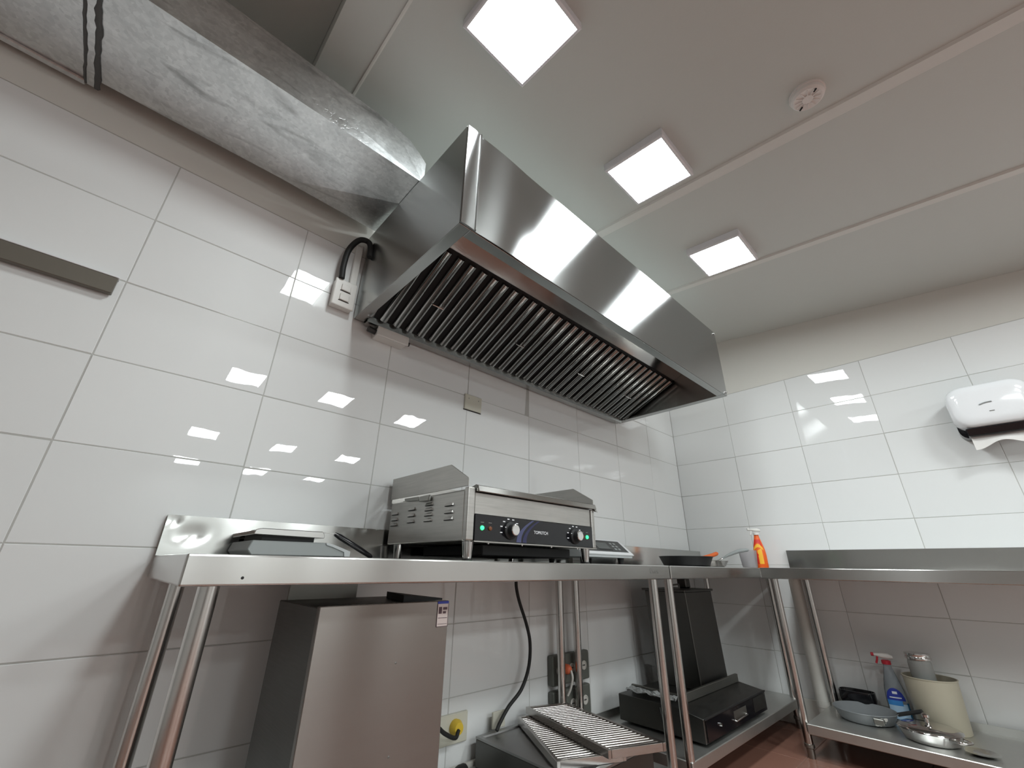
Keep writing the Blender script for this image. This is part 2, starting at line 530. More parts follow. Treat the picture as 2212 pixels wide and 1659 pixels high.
# ------------------------------------------------------------------ ceiling lights
def make_light(xc, yc):
    t = thing('ceiling_light', '', 'ceiling light', (xc, yc, cz(yc)))
    o_, i_ = .150, .138
    d = .046
    def ring(hw, dz):
        return [(xc + sx * hw, yc + sy * hw, cz(yc + sy * hw) + dz) for sx, sy in ((-1, -1), (1, -1), (1, 1), (-1, 1))]
    fr = B()
    L = [ring(o_, -.0003), ring(o_, -d + .005), ring(o_ - .005, -d), ring(i_, -d), ring(i_, -d + .006)]
    fr.loft(L)
    obj('lamp_frame', fr, 'lamp_frame', t)
    p = B(); p.b.faces.new([p.b.verts.new(q) for q in ring(i_ - .0005, -d + .003)])
    lp = obj('lamp_panel', p, 'lamp_panel', t, recalc=False)
    if lp.data.polygons[0].normal.z > 0:
        lp.data.flip_normals()
    return t
lx = (-2.972, -2.110, -1.250)
ly = (-1.066, -2.620, -4.330, -5.500)
vis = {(0, 0): 'square LED ceiling light nearest above the hood corner, cut by the top edge',
       (1, 0): 'square LED ceiling light in the middle of the row beside the hood',
       (2, 0): 'square LED ceiling light farthest along the row, near the far end of the hood'}
proto = None
for j, yy in enumerate(ly):
    for i, xx in enumerate(lx):
        if proto is None:
            proto = make_light(xx, yy); t = proto
        else:
            t = copy_tree(proto); t.location = (xx, yy, cz(yy))
        if (i, j) in vis:
            t['label'] = vis[(i, j)]; t['group'] = 'ceiling lights beside the hood'
        else:
            t['label'] = 'square LED ceiling light, %s row back, at the %s of its row of three' % (('second', 'third', 'fourth')[j - 1], ('left', 'middle', 'right')[i])
            t['group'] = 'ceiling lights farther back in the kitchen'

# ------------------------------------------------------------------ smoke detector
SDX, SDY = -2.012, -1.695
SDZ = cz(SDY)
tilt = Matrix.Translation((SDX, SDY, SDZ)) @ Matrix.Rotation(math.atan(SLOPE), 4, 'X')
t = thing('smoke_detector', 'round off-white smoke detector on the ceiling', 'smoke detector', (SDX, SDY, SDZ))
obj('base', B().lathe([(0, 0), (.060, 0), (.060, -.008), (0, -.008)], n=32, m=tilt), 'detector_plastic', t, 40)
obj('cover', B().lathe([(0, -.0085), (.056, -.0085), (.055, -.022), (.047, -.030), (.020, -.027), (.018, -.031), (0, -.031)], n=32, m=tilt), 'detector_plastic', t, 40)
for k in range(12):
    a = k * PI / 6 + .2
    mm = tilt @ Matrix.Rotation(a, 4, 'Z')
    obj('rib', B().box(.020, .042, -.0016, .0016, -.0325, -.0265, m=mm), 'detector_plastic', t)
for s in (0, PI):
    mm = tilt @ Matrix.Rotation(.85 + s, 4, 'Z')
    obj('slot', B().box(.032, .046, -.0022, .0022, -.0335, -.028, m=mm), 'slit', t)

# ------------------------------------------------------------------ exhaust hood
HX0, HX1, HY, HZ0, HZ1 = -2.996, -.886, -.812, 1.896, 2.362
t = thing('exhaust_hood', 'long stainless steel exhaust hood on the left wall above the griddle', 'exhaust hood', (-1.94, -.4, HZ0))
SK = .0025
# front sheet with slight roll near the left corner
def front_sheet(u, v):
    xx = HX0 + .062 + (HX1 - HX0 - .062) * u
    s = max(0.0, 1 - u / .10)
    yy = HY - .0035 * math.sin(PI * min(1, u / .12)) * (1 if u < .12 else 0) - .002 * math.sin(PI * v)
    return (xx, yy, HZ0 + (HZ1 - HZ0) * v)
obj('front_panel', B().grid(front_sheet, 60, 8, .002), 'steel_hood', t, 30)
cs = B()
prof = [(HX0, HY + .001), (HX0 + .002, HY - .0035), (HX0 + .030, HY - .0055), (HX0 + .056, HY - .004), (HX0 + .0585, HY - .008), (HX0 + .0615, HY - .008), (HX0 + .0635, HY - .001), (HX0 + .0635, HY + .003), (HX0, HY + .003)]
cs.prism([(a, b_, HZ0 + .001) for a, b_ in prof], (0, 0, HZ1 - HZ0 - .001))
obj('corner_strip', cs, 'steel_hood', t, 25)
obj('side_panel', B().box(HX0, HX0 + SK, HY + .004, -.012, HZ0, HZ1), 'steel_side', t)
obj('side_panel', B().box(HX1 - SK, HX1, HY + .004, -.012, HZ0, HZ1), 'steel_side', t)
obj('top_panel', B().box(HX0 + .003, HX1 - .003, HY + .004, -.012, HZ1 - .004, HZ1), 'steel_side', t)
obj('back_panel', B().box(HX0 + .003, HX1 - .003, -.0145, -.012, HZ0, HZ1 - .004), 'steel_side', t)
# bottom rim flanges
obj('rim', B().box(HX0 + .003, HX0 + .046, HY + .005, -.016, HZ0, HZ0 + .012, .001), 'steel_side', t)
obj('rim', B().box(HX1 - .046, HX1 - .003, HY + .005, -.016, HZ0, HZ0 + .012, .001), 'steel_side', t)
obj('rim', B().box(HX0 + .047, HX1 - .047, HY + .005, HY + .046, HZ0, HZ0 + .012, .001), 'steel_side', t)
gut = B()
gut.prism([(HX0 + .047, -.016, HZ0 - .014), (HX0 + .047, -.058, HZ0 - .014), (HX0 + .047, -.064, HZ0 + .012), (HX0 + .047, -.060, HZ0 + .012), (HX0 + .047, -.054, HZ0 - .010), (HX0 + .047, -.016, HZ0 - .010)], (HX1 - HX0 - .094, 0, 0))
obj('gutter', gut, 'steel_side', t)
# plate that carries the slope of the filters on to the front sheet
SLP = (.208 - .012) / (.487 - .066)
yf = HY + .012
obj('inner_plate', B().hexa([(HX0 + .004, yf, HZ0 + .210 + SLP * (-.488 - yf)), (HX1 - .004, yf, HZ0 + .210 + SLP * (-.488 - yf)), (HX1 - .004, -.488, HZ0 + .210), (HX0 + .004, -.488, HZ0 + .210),
                             (HX0 + .004, yf, HZ0 + .213 + SLP * (-.488 - yf)), (HX1 - .004, yf, HZ0 + .213 + SLP * (-.488 - yf)), (HX1 - .004, -.488, HZ0 + .213), (HX0 + .004, -.488, HZ0 + .213)]), 'steel_inner', t)
# four baffle filters leaning from the gutter up to the front
P0 = V((0, -.066, HZ0 + .012)); P1 = V((0, -.487, HZ0 + .208))
dS = (P1 - P0); LS = dS.length; dS.normalize()
nS = V((0, -dS.z, dS.y)); nS = nS if nS.z < 0 else -nS      # facing down and out
fx0, fx1 = HX0 + .012, HX1 - .012
NF, NB = 4, 8
fw = (fx1 - fx0) / NF
def rib_mesh():
    """one baffle: a long channel with a rounded front, standing on the filter plane; x across, y along, z out"""
    b = B()
    wv = fw / (NB + .3) * .60
    p = [(-wv / 2, 0)] + [(-wv / 2 * math.cos(PI * k / 10), .008 + .016 * math.sin(PI * k / 10)) for k in range(11)] + [(wv / 2, 0)]
    b.loft([[(x_, y_, z_) for x_, z_ in p] for y_ in (.012, LS - .012)])
    bmesh.ops.recalc_face_normals(b.b, faces=b.b.faces[:])
    me = bpy.data.meshes.new('baffle'); b.b.to_mesh(me); b.b.free()
    me.materials.append(MATS['steel_baffle'])
    for q in me.polygons: q.use_smooth = True
    me.set_sharp_from_angle(angle=math.radians(35))
    return me
ribm = rib_mesh()
Rm = Matrix((V((1, 0, 0)), dS, V((1, 0, 0)).cross(dS))).transposed()
if V((1, 0, 0)).cross(dS).dot(nS) < 0:
    Rm = Matrix((V((-1, 0, 0)), dS, V((-1, 0, 0)).cross(dS))).transposed()
R4 = Rm.to_4x4()
for k in range(NF):
    c0 = fx0 + fw * k
    plate = B()
    o0 = P0 - nS * .004
    def q(xx, s, d): return V((xx, 0, 0)) + P0 + dS * s + nS * d
    plate.hexa([q(c0 + .001, 0, -.006), q(c0 + fw - .001, 0, -.006), q(c0 + fw - .001, LS, -.006), q(c0 + .001, LS, -.006),
                q(c0 + .001, 0, -.001), q(c0 + fw - .001, 0, -.001), q(c0 + fw - .001, LS, -.001), q(c0 + .001, LS, -.001)])
    f = obj('baffle_filter', plate, 'black_matte', t)
    for j in range(NB):
        xr = c0 + fw * (j + .5) / NB
        o = bpy.data.objects.new('baffle', ribm)
        COL.objects.link(o); o.parent = f
        o.matrix_local = Matrix.Translation(V((xr, 0, 0)) + P0 - world_loc(f)) @ R4
    hb = B()
    hx = c0 + fw * .5
    hb.tube([q(hx - .03, LS * .45, .021), q(hx - .028, LS * .45, .038), q(hx + .028, LS * .45, .038), q(hx + .03, LS * .45, .021)], .003, 8)
    obj('filter_handle', hb, 'steel_polished', f, 40)
for (sx, sz) in ((HX1 - .018, HZ1 - .018), (HX1 - .016, HZ0 + .02)):
    obj('bolt', B().lathe([(0, 0), (.007, 0), (.007, .004), (.003, .007), (0, .007)], n=10, m=Matrix.Translation((sx, HY - .003, sz)) @ Matrix.Rotation(PI / 2, 4, 'X')), 'steel_polished', t, 40)

# ------------------------------------------------------------------ galvanized duct
DZ0, DZ1 = 2.366, 2.583
t = thing('air_duct', 'galvanized sheet metal air duct running along the wall into the hood', 'air duct', (-4.2, -.27, DZ0))
XJ = -3.995
def duct_sec(xx, y0, y1, z0, z1):
    return [(xx, y0, z0), (xx, y1, z0), (xx, y1, z1), (xx, y0, z1)]
d = B()
pb = (-3.430, -.112)
A_, B_, C_, D_ = (XJ, -.466, DZ0), (HX0 + .02, -.476, DZ0), (HX0 + .02, -.316, DZ0), (pb[0], -.080, DZ0)
E_, F_ = (HX0 + .02, -.040, DZ0 + .030), (XJ, -.066, DZ0)
tops = [(XJ, -.466, DZ1), (-3.135, -.466, DZ1), (-3.06, -.468, DZ1 - .02), (-3.012, -.472, DZ1 - .06), (HX0 + .02, -.476, DZ1 - .10)]
bm = d.b
vb = {k: bm.verts.new(p) for k, p in dict(A=A_, B=B_, C=C_, D=D_, E=E_, F=F_).items()}
bm.faces.new([vb[k] for k in ('A', 'B', 'C', 'D', 'F')])
bm.faces.new([vb[k] for k in ('D', 'C', 'E')])
tv = [bm.verts.new(p) for p in tops]
bv = [bm.verts.new((p[0], -.05, p[2])) for p in tops]
bm.faces.new([vb['A']] + tv + [vb['B']])
bm.faces.new([vb['F'], vb['D'], vb['E']] + bv[::-1])
for i in range(4):
    bm.faces.new((tv[i], tv[i + 1], bv[i + 1], bv[i]))
bm.faces.new([vb['A'], vb['F'], bv[0], tv[0]])
bm.faces.new([vb['B'], vb['C'], vb['E'], bv[4], tv[4]])
obj('duct_end_section', d, 'galvanized', t)
obj('duct_section', B().box(X_LEFT + .02, XJ - .03, -.466, -.022, DZ0 + .002, DZ1, .003), 'galvanized', t)
obj('flange', B().box(XJ - .029, XJ - .001, -.470, -.030, DZ0 - .004, DZ1 + .004, .002), 'galvanized', t)
obj('seam_lip', B().box(X_LEFT + .03, XJ - .031, -.046, -.024, DZ0 - .008, DZ0 + .0015, .002), 'galvanized', t)
for xx, wv in ((XJ - .031, .005), (XJ - .001, .008)):
    pts = []
    n = 22
    for k in range(n + 1):
        yy = -.475 + .44 * k / n
        pts.append(V((xx + random.gauss(0, .0012), yy, DZ0 - .0035)))
    obj('sealant_bead', B().tube(pts, .006, 6, rs=[wv * (.7 + .5 * random.random()) for _ in pts]), 'sealant', t, 60)

# ------------------------------------------------------------------ wall fittings, left wall
t = thing('light_switch', 'white two-rocker wall switch beside the left end of the hood', 'switch', (-3.062, 0, 1.915))
obj('box', B().box(-3.110, -3.017, -.034, -.0003, 1.915, 2.045, .006, 2), 'white_plastic', t)
obj('plate', B().box(-3.113, -3.014, -.043, -.0345, 1.911, 2.049, .005, 2), 'white_plastic', t)
for zc in (1.958, 2.008):
    obj('rocker', B().box(-3.084, -3.043, -.050, -.0435, zc - .016, zc + .016, .002), 'white_plastic', t)
    obj('rocker_gap', B().box(-3.087, -3.040, -.0442, -.0432, zc - .0195, zc - .0165), 'slit', t)
single('cable_raceway', B().box(-3.046, -3.014, -.020, -.0003, 2.052, 2.292, .003), 'white_plastic', 'white plastic cable raceway rising from the two-rocker switch', 'raceway')
pts = bez([(-3.092, -.046, 2.049), (-3.096, -.048, 2.12), (-3.088, -.05, 2.21), (-3.055, -.056, 2.282), (-3.018, -.066, 2.292), (-3.006, -.082, 2.255), (-3.004, -.092, 2.19)], 6)
single('flexible_conduit', B().tube(pts, .013, 12), 'black_rubber', 'black flexible conduit looping from the switch to the hood side', 'conduit', 50)

t = thing('junction_box', 'small white plastic junction box under the left end of the hood', 'junction box', (-2.82, 0, 1.828))
obj('box', B().box(-2.895, -2.745, -.060, -.0003, 1.834, 1.875, .004), 'white_plastic', t)
obj('lid', B().box(-2.899, -2.741, -.070, -.0605, 1.831, 1.877, .003), 'white_plastic', t)
obj('cable_gland', B().cyl((-2.932, -.035, 1.862), (-2.8955, -.035, 1.858), .014, 12), 'dark_plastic', t, 40)
obj('cable_gland', B().cyl((-2.7445, -.035, 1.857), (-2.722, -.035, 1.859), .010, 12), 'dark_plastic', t, 40)

t = thing('blank_plate', 'small beige blanking plate on the tiles below the hood', 'wall plate', (-2.292, 0, 1.637))
obj('plate', B().box(-2.349, -2.236, -.011, -.0003, 1.637, 1.722, .003), 'beige_plastic', t)
for xx in (-2.325, -2.26):
    obj('screw', B().lathe([(0, 0), (.003, 0), (.002, .0014), (0, .0014)], n=8, m=Matrix.Translation((xx, -.0112, 1.70)) @ Matrix.Rotation(PI / 2, 4, 'X')), 'steel_dim', t)
obj('painted_shadow', B().box(-2.352, -2.2335, -.004, -.0002, 1.633, 1.6365), 'slit', t)  # solid dark strip standing in for the shade under the plate

t = thing('wall_rail', 'flat grey metal knife rail fixed across the white tiles', 'rail', (-4.3, 0, 1.648))
obj('bar', B().box(-4.95, -3.744, -.026, -.006, 1.648, 1.705, .002), 'rail_metal', t)
obj('lip_highlight', B().box(-4.95, -3.742, -.027, -.0003, 1.7055, 1.711, .001), 'white_gloss', t)  # white gloss paints the highlight along the bar's top lip
obj('backing', B().box(-4.95, -3.752, -.0055, -.0003, 1.652, 1.7045), 'black_matte', t)

# ------------------------------------------------------------------ paper towel dispenser on the right wall
t = thing('paper_towel_dispenser', 'white and black paper towel dispenser on the right wall', 'dispenser', (0, -1.90, 1.56))
def rrect(y0, y1, z0, z1, r, n=6):
    out = []
    for cy, cz_, a0 in ((y1 - r, z1 - r, 0), (y0 + r, z1 - r, PI / 2), (y0 + r, z0 + r, PI), (y1 - r, z0 + r, 1.5 * PI)):
        for k in range(n + 1):
            a = a0 + k / n * PI / 2
            out.append((cy + r * math.cos(a), cz_ + r * math.sin(a)))
    return out
cov = B()
L = []
for xx, ins in ((-.085, 0), (-.17, .0), (-.195, .006), (-.207, .018), (-.212, .05)):
    L.append([(xx, y_, z_) for y_, z_ in rrect(-2.075 + ins, -1.742 - ins, 1.622 + ins, 1.862 - ins, .075 - ins * .5)])
cov.loft(L)
obj('cover', cov, 'white_gloss', t, 40)
bod = B()
bod.loft([[(xx, y_, z_) for y_, z_ in rrect(-2.068 + ins, -1.750 - ins, 1.585 + ins, 1.85, .05)] for xx, ins in ((-.0003, .0), (-.0845, .0))])
obj('body', bod, 'black_gloss', t, 40)
obj('chin', B().hexa([(-.19, -2.05, 1.6215), (-.19, -1.775, 1.6215), (-.09, -1.775, 1.6215), (-.09, -2.05, 1.6215),
                      (-.17, -2.045, 1.582), (-.17, -1.78, 1.582), (-.09, -1.78, 1.582), (-.09, -2.045, 1.582)], .004), 'black_gloss', t)
def sheet(u, v):
    yy = -2.03 + .245 * u
    zz = 1.5815 - v * (.045 + .016 * math.sin(u * 7.5 + .6) + .012 * u)
    return (-.14 - .012 * v + .006 * math.sin(u * 9) * v, yy, zz)
obj('paper_sheet', B().grid(sheet, 24, 4, .0008), 'paper', t, 60)
sl = B()
sl.tube(bez([(-.2135, -1.865, 1.738), (-.2138, -1.89, 1.745), (-.2138, -1.915, 1.746)], 5), .0035, 8)
obj('sight_window', sl, 'grey_plastic', t, 50)
obj('emblem', B().box(-.2136, -.212, -1.912, -1.892, 1.693, 1.698, .0008), 'mark_dark', t)

# ------------------------------------------------------------------ steel work tables
def table_leg(parent, x_, y_, ztop, r=.0195):
    leg = obj('leg', B().cyl((x_, y_, .055), (x_, y_, ztop), r, 20), 'steel_leg', parent, 40)
    obj('foot', B().lathe([(0, 0), (.016, 0), (.018, .012), (.018, .042), (.0235, .046), (.0235, .060), (.0195, .062), (0, .062)], (x_, y_, .0), 18), 'steel_dim', leg, 40)
    return leg
def shelf_mesh(x0, x1, y0, y1, z1, lip=.045, up=None):
    b = B().box(x0, x1, y0, y1, z1 - lip, z1, .003)
    if up == 'y':
        b.box(x0, x1, y1 - .004, y1, z1, z1 + .03)
    if up == 'x':
        b.box(x1 - .004, x1, y0, y1, z1, z1 + .035)
    return b
ZT = .897
t1 = thing('work_table', 'long stainless steel work table on the left wall carrying the griddle', 'table', (-2.48, -.31, 0), 'stainless work tables')
obj('tabletop', B().box(-3.423, -1.533, -.612, -.003, .838, ZT, .004, 2), 'steel_table', t1)
obj('backsplash', B().box(-3.4225, -1.5335, -.018, -.003, ZT, 1.011), 'steel_splash', t1)
def dented(u, v):
    xx, zz = -3.4225 + 1.889 * u, ZT + .0005 + (1.011 - ZT - .0005) * v
    q = (xx + 3.352 - .25 * (zz - .955)) / .036
    p = (zz - .957) / .026
    d = math.exp(-(q * q + p * p))
    k = math.exp(-((xx + 3.405) / .018) ** 2 - ((zz - .995) / .02) ** 2)
    return (xx, -.0215 + .0035 * d + .002 * k - .004 * (1 - v), zz)
obj('backsplash_face', B().grid(dented, 190, 22, .002), 'steel_splash', t1, 60)
for p in ((-3.363, -.560), (-3.358, -.090), (-1.640, -.578), (-1.710, -.072)):
    table_leg(t1, p[0], p[1], .8375)
obj('lower_shelf', shelf_mesh(-3.385, -1.625, -.59, -.032, .155, up=None), 'steel_shelf', t1)
obj('screw_hole', B().lathe([(0, 0), (.003, 0), (0, .0006)], n=10, m=Matrix.Translation((-3.318, -.6122, .853)) @ Matrix.Rotation(PI / 2, 4, 'X')), 'slit', t1)
lettering('maker_mark', 'Dinox', .030, (-1.675, -.6123, .872), (1, 0, 0), (0, 0, 1), 'mark_dark', t1, .0003)
obj('maker_mark_rule', B().box(-1.69, -1.60, -.6128, -.6121, .8555, .8568), 'mark_dark', t1)

t2 = thing('work_table', 'stainless steel corner table holding two frying pans and spray bottle', 'table', (-.77, -.34, 0), 'stainless work tables')
obj('tabletop', B().box(-1.523, -.012, -.612, -.066, .838, ZT, .004, 2), 'steel_table', t2)
obj('backsplash', B().box(-1.5225, -.0125, -.091, -.070, ZT, 1.014, .0015), 'steel_splash', t2)
for p in ((-1.497, -.578), (-1.578, -.072), (-.085, -.575), (-.09, -.14)):
    table_leg(t2, p[0], p[1], .8375)
obj('lower_shelf', shelf_mesh(-1.515, -.034, -.598, -.034, .155, up='y'), 'steel_shelf', t2)

t3 = thing('work_table', 'stainless steel table on the right wall with cookware on its shelf', 'table', (-.3, -1.7, 0), 'stainless work tables')
obj('tabletop', B().box(-.612, -.003, -2.72, -.702, .838, ZT, .004, 2), 'steel_table', t3)
obj('backsplash', B().box(-.026, -.003, -2.7195, -.7025, ZT, 1.012, .0015), 'steel_splash', t3)
for p in ((-.550, -.750), (-.10, -.800), (-.55, -2.64), (-.10, -2.64)):
    table_leg(t3, p[0], p[1], .8375)
obj('lower_shelf', shelf_mesh(-.588, -.034, -2.68, -.768, .155, up='x'), 'steel_shelf', t3)

# ------------------------------------------------------------------ griddle
GX0, GX1, GY0, GY1 = -2.710, -2.030, -.560, -.045
t = thing('electric_griddle', 'stainless countertop electric griddle with black control panel', 'griddle', (-2.37, -.3, ZT))
obj('body', B().box(GX0, GX1, GY0 + .022, GY1, .956, 1.112, .002), 'steel_griddle', t)
obj('corner_post', B().box(GX0 - .0005, GX0 + .030, GY0, GY0 + .0215, .956, 1.124, .004, 2), 'steel_griddle', t)
obj('corner_post', B().box(GX1 - .022, GX1 + .0005, GY0, GY0 + .0215, .956, 1.110, .004, 2), 'steel_griddle', t)
obj('front_plate', B().box(GX0 + .034, GX1 - .024, GY0 + .006, GY0 + .0215, 1.040, 1.109, .001), 'steel_griddle', t)
# cooking plate with a rolled front lip
pl = B()
pl.prism([(GX0 + .032, GY0 - .016, 1.111), (GX0 + .032, GY0 - .010, 1.130), (GX0 + .032, GY0 + .004, 1.135), (GX0 + .032, GY0 + .04, 1.124), (GX0 + .032, GY1 - .03, 1.124), (GX0 + .032, GY1 - .03, 1.114), (GX0 + .032, GY0 + .012, 1.113)], (GX1 - GX0 - .034, 0, 0), .0008)
obj('cooking_plate', pl, 'steel_table', t)
# splash guards
def guard(x0, x1):
    return B().prism([(x0, GY1 + .012, 1.128), (x0, GY1 + .014, 1.214), (x0, -.452, 1.212), (x0, GY0 + .002, 1.152), (x0, GY0 + .002, 1.1255)], (x1 - x0, 0, 0), .0008)
obj('side_guard', guard(GX0 - .0015, GX0 + .002), 'steel_griddle', t)
obj('side_guard', guard(GX1 - .002, GX1 + .0015), 'steel_griddle', t)
obj('rear_guard', B().box(GX0 + .003, GX1 - .003, GY1 + .008, GY1 + .011, 1.114, 1.208), 'steel_griddle', t)
obj('lip_end', B().prism([(GX1 - .001, GY0 - .012, 1.100), (GX1 - .001, GY0 + .01, 1.108), (GX1 - .001, GY0 + .01, 1.13)], (.012, 0, 0)), 'steel_griddle', t)
pan = obj('control_panel', B().box(GX0 + .032, GX1 - .022, GY0 - .001, GY0 + .0205, .958, 1.0385, .001), 'black_gloss', t)
FY = GY0 - .0012
lettering('maker_name', 'TOPKITCH', .0155, (-2.366, FY, .997), (1, 0, 0), (0, 0, 1), 'print_white', pan, .0003)
def arc_strip(x0, w0, mat, nm, bend):
    b = B(); n = 14
    a, c = [], []
    for k in range(n + 1):
        s = k / n
        zz = .9595 + .0775 * s
        xx = x0 + bend * s * s
        a.append((xx, FY, zz)); c.append((xx + w0 * (1 - .55 * s), FY, zz))
    b.loft([[a[k], c[k], (c[k][0], FY - .0006, c[k][2]), (a[k][0], FY - .0006, a[k][2])] for k in range(n + 1)])
    obj(nm, b, mat, pan)
arc_strip(-2.492, .024, 'arc_pale', 'printed_arc', .080)
arc_strip(-2.462, .020, 'arc_blue', 'printed_arc', .080)
FR = Matrix.Rotation(PI / 2, 4, 'X')
for kx in (-2.522, -2.170):
    k_ = obj('knob', B().lathe([(0, 0), (.030, 0), (.029, .006), (.021, .009), (.0195, .026), (0, .026)], n=28, m=Matrix.Translation((kx, FY - .0005, .996)) @ FR), 'black_matte', pan, 40)
    obj('knob_cap', B().lathe([(0, .0262), (.0185, .0262), (.0185, .0285), (.0165, .0300), (0, .0290)], n=28, m=Matrix.Translation((kx, FY - .0005, .997)) @ FR), 'steel_polished', pan, 40)
    for a in (-2.5, -2.0, -1.45, -.95, -.4, .1):
        px, pz = kx - .046 * math.cos(a + 1.75) * 1.0, .998 + .034 * abs(math.sin(a * .62 + .1)) * .9
    for s in range(6):
        a = PI * (1.08 - .17 * s)
        px, pz = kx + .043 * math.cos(a), .997 + .037 * math.sin(a)
        obj('dial_mark', B().box(px - .005, px + .005, FY - .0008, FY - .0002, pz - .0016, pz + .0016), 'print_white', pan)
    obj('pointer_mark', B().box(kx - .042 + .012, kx - .031 + .012, FY - .0075, FY - .0066, 1.004, 1.0065), 'print_white', pan)
for gx in (-2.648, -2.091):
    obj('pilot_light', B().lathe([(0, 0), (.0075, 0), (.0065, .004), (0, .006)], n=16, m=Matrix.Translation((gx, FY, .997)) @ FR), 'green_lamp', pan, 50)
for gx in (-2.614, -2.120):
    obj('heat_light', B().lathe([(0, 0), (.0075, 0), (.0065, .004), (0, .006)], n=16, m=Matrix.Translation((gx, FY, .997)) @ FR), 'amber_lens', pan, 50)
for gx in (-2.648, -2.614, -2.120, -2.091):
    obj('lamp_mark', B().box(gx - .007, gx + .007, FY - .0008, FY - .0002, 1.0135, 1.0155), 'mark_dark', pan)
obj('bottom_lip', B().box(GX0 + .03, GX1 - .001, GY0 - .003, GY0 + .02, .953, .9565), 'steel_griddle', t)
for k in range(4):
    obj('screw', B().lathe([(0, 0), (.005, 0), (.003, -.004), (0, -.005)], (-2.615 + .155 * k, GY0 + .004, .9525), 10), 'steel_polished', t, 40)
for px, py in ((GX0 + .032, GY0 + .032), (GX1 - .036, GY0 + .032), (GX0 + .032, GY1 - .035), (GX1 - .036, GY1 - .035)):
    lg = obj('leg', B().lathe([(0, .006), (.014, .006), (.019, .058), (0, .058)], (px, py, ZT), 18), 'steel_polished', t, 40)
    obj('rubber_foot', B().lathe([(0, .0003), (.017, .0003), (.017, .0065), (0, .0065)], (px, py, ZT), 16), 'black_rubber', lg, 40)
obj('grease_drawer', B().box(-2.56, GX1 - .05, GY0 + .10, GY1 - .03, .916, .952, .003), 'black_matte', t)
# louvres pressed into the left side
for yc, zs in ((-.085, (1.070, 1.048, 1.028)), (-.212, (1.078, 1.055, 1.033)), (-.330, (1.086, 1.068, 1.050, 1.031)), (-.457, (1.074, 1.050, 1.028))):
    for zz in zs:
        lo = B()
        lo.prism([(GX0, yc - .026, zz - .003), (GX0 - .006, yc - .022, zz - .0045), (GX0 - .006, yc + .022, zz - .0045), (GX0, yc + .026, zz - .003), (GX0, yc + .022, zz + .005), (GX0, yc - .022, zz + .005)], (0, 0, .0012))
        obj('louvre', B().hexa([(GX0 + .001, yc - .026, zz - .004), (GX0 - .0065, yc - .022, zz - .004), (GX0 - .0065, yc + .022, zz - .004), (GX0 + .001, yc + .026, zz - .004),
                                (GX0 + .001, yc - .023, zz + .007), (GX0 - .0005, yc - .02, zz + .006), (GX0 - .0005, yc + .02, zz + .006), (GX0 + .001, yc + .023, zz + .007)]), 'steel_griddle', t)
        obj('louvre_slot', B().box(GX0 - .0062, GX0 + .0005, yc - .021, yc + .021, zz - .0062, zz - .0042), 'slit', t)
# loose clip hanging under the left splash guard
br = B()
br.hexa([(GX0 - .010, -.265, 1.104), (GX0 - .002, -.265, 1.104), (GX0 - .002, -.165, 1.110), (GX0 - .010, -.165, 1.110), (GX0 - .012, -.265, 1.118), (GX0 - .002, -.265, 1.118), (GX0 - .002, -.165, 1.120), (GX0 - .012, -.165, 1.120)], .001)
br.hexa([(GX0 - .014, -.340, 1.096), (GX0 - .002, -.340, 1.096), (GX0 - .002, -.275, 1.098), (GX0 - .014, -.275, 1.098), (GX0 - .010, -.340, 1.118), (GX0 - .002, -.340, 1.118), (GX0 - .002, -.275, 1.118), (GX0 - .010, -.275, 1.118)], .002)
obj('side_bracket', br, 'steel_dim', t)

# ------------------------------------------------------------------ kitchen scale
t = thing('kitchen_scale', 'low grey electronic scale with steel weighing platter on the left table', 'scale', (-3.12, -.16, ZT))
sb = B()
sb.prism([(-3.236, -.28, .902), (-3.248, -.28, .915), (-3.240, -.28, .940), (-3.040, -.28, .941), (-3.015, -.28, .936), (-2.962, -.28, .918), (-2.962, -.28, .903)], (0, .243, 0), .002)
obj('body', sb, 'grey_plastic', t)
obj('display_edge', B().prism([(-3.038, -.284, .9415), (-3.013, -.284, .9365), (-2.958, -.284, .9185), (-2.958, -.284, .9035), (-2.975, -.284, .9035), (-2.978, -.284, .9165), (-3.018, -.284, .9305), (-3.036, -.284, .935)], (0, .0035, 0)), 'light_grey_plastic', t)
obj('platter', B().prism([(-3.244, -.288, .955), (-3.240, -.288, .968), (-3.226, -.288, .972), (-3.055, -.288, .972), (-3.048, -.288, .962), (-3.048, -.288, .953)], (0, .253, 0), .0015), 'steel_polished', t)
obj('platter_support', B().box(-3.215, -3.07, -.265, -.06, .9405, .9545), 'black_matte', t)
for px, py in ((-3.22, -.265), (-2.99, -.265), (-3.22, -.06), (-2.99, -.06)):
    obj('foot', B().lathe([(0, .0003), (.011, .0003), (.011, .0055), (0, .0055)], (px, py, ZT), 12), 'black_rubber', t, 40)

t = thing('spatula', 'black-handled spatula leaning from the scale down to the table', 'spatula', (-2.93, -.25, ZT))
obj('blade', B().hexa([(-3.075, -.262, .9725), (-3.0, -.255, .970), (-3.0, -.243, .970), (-3.075, -.236, .9725), (-3.075, -.262, .9737), (-3.0, -.255, .9715), (-3.0, -.243, .9715), (-3.075, -.236, .9737)]), 'steel_polished', t)
obj('handle', B().tube([(-3.003, -.249, .970), (-2.985, -.249, .962), (-2.91, -.249, .926), (-2.872, -.249, .907), (-2.866, -.249, .905)], .008, 12, rs=[.006, .009, .009, .0075, .004]), 'black_gloss', t, 50)

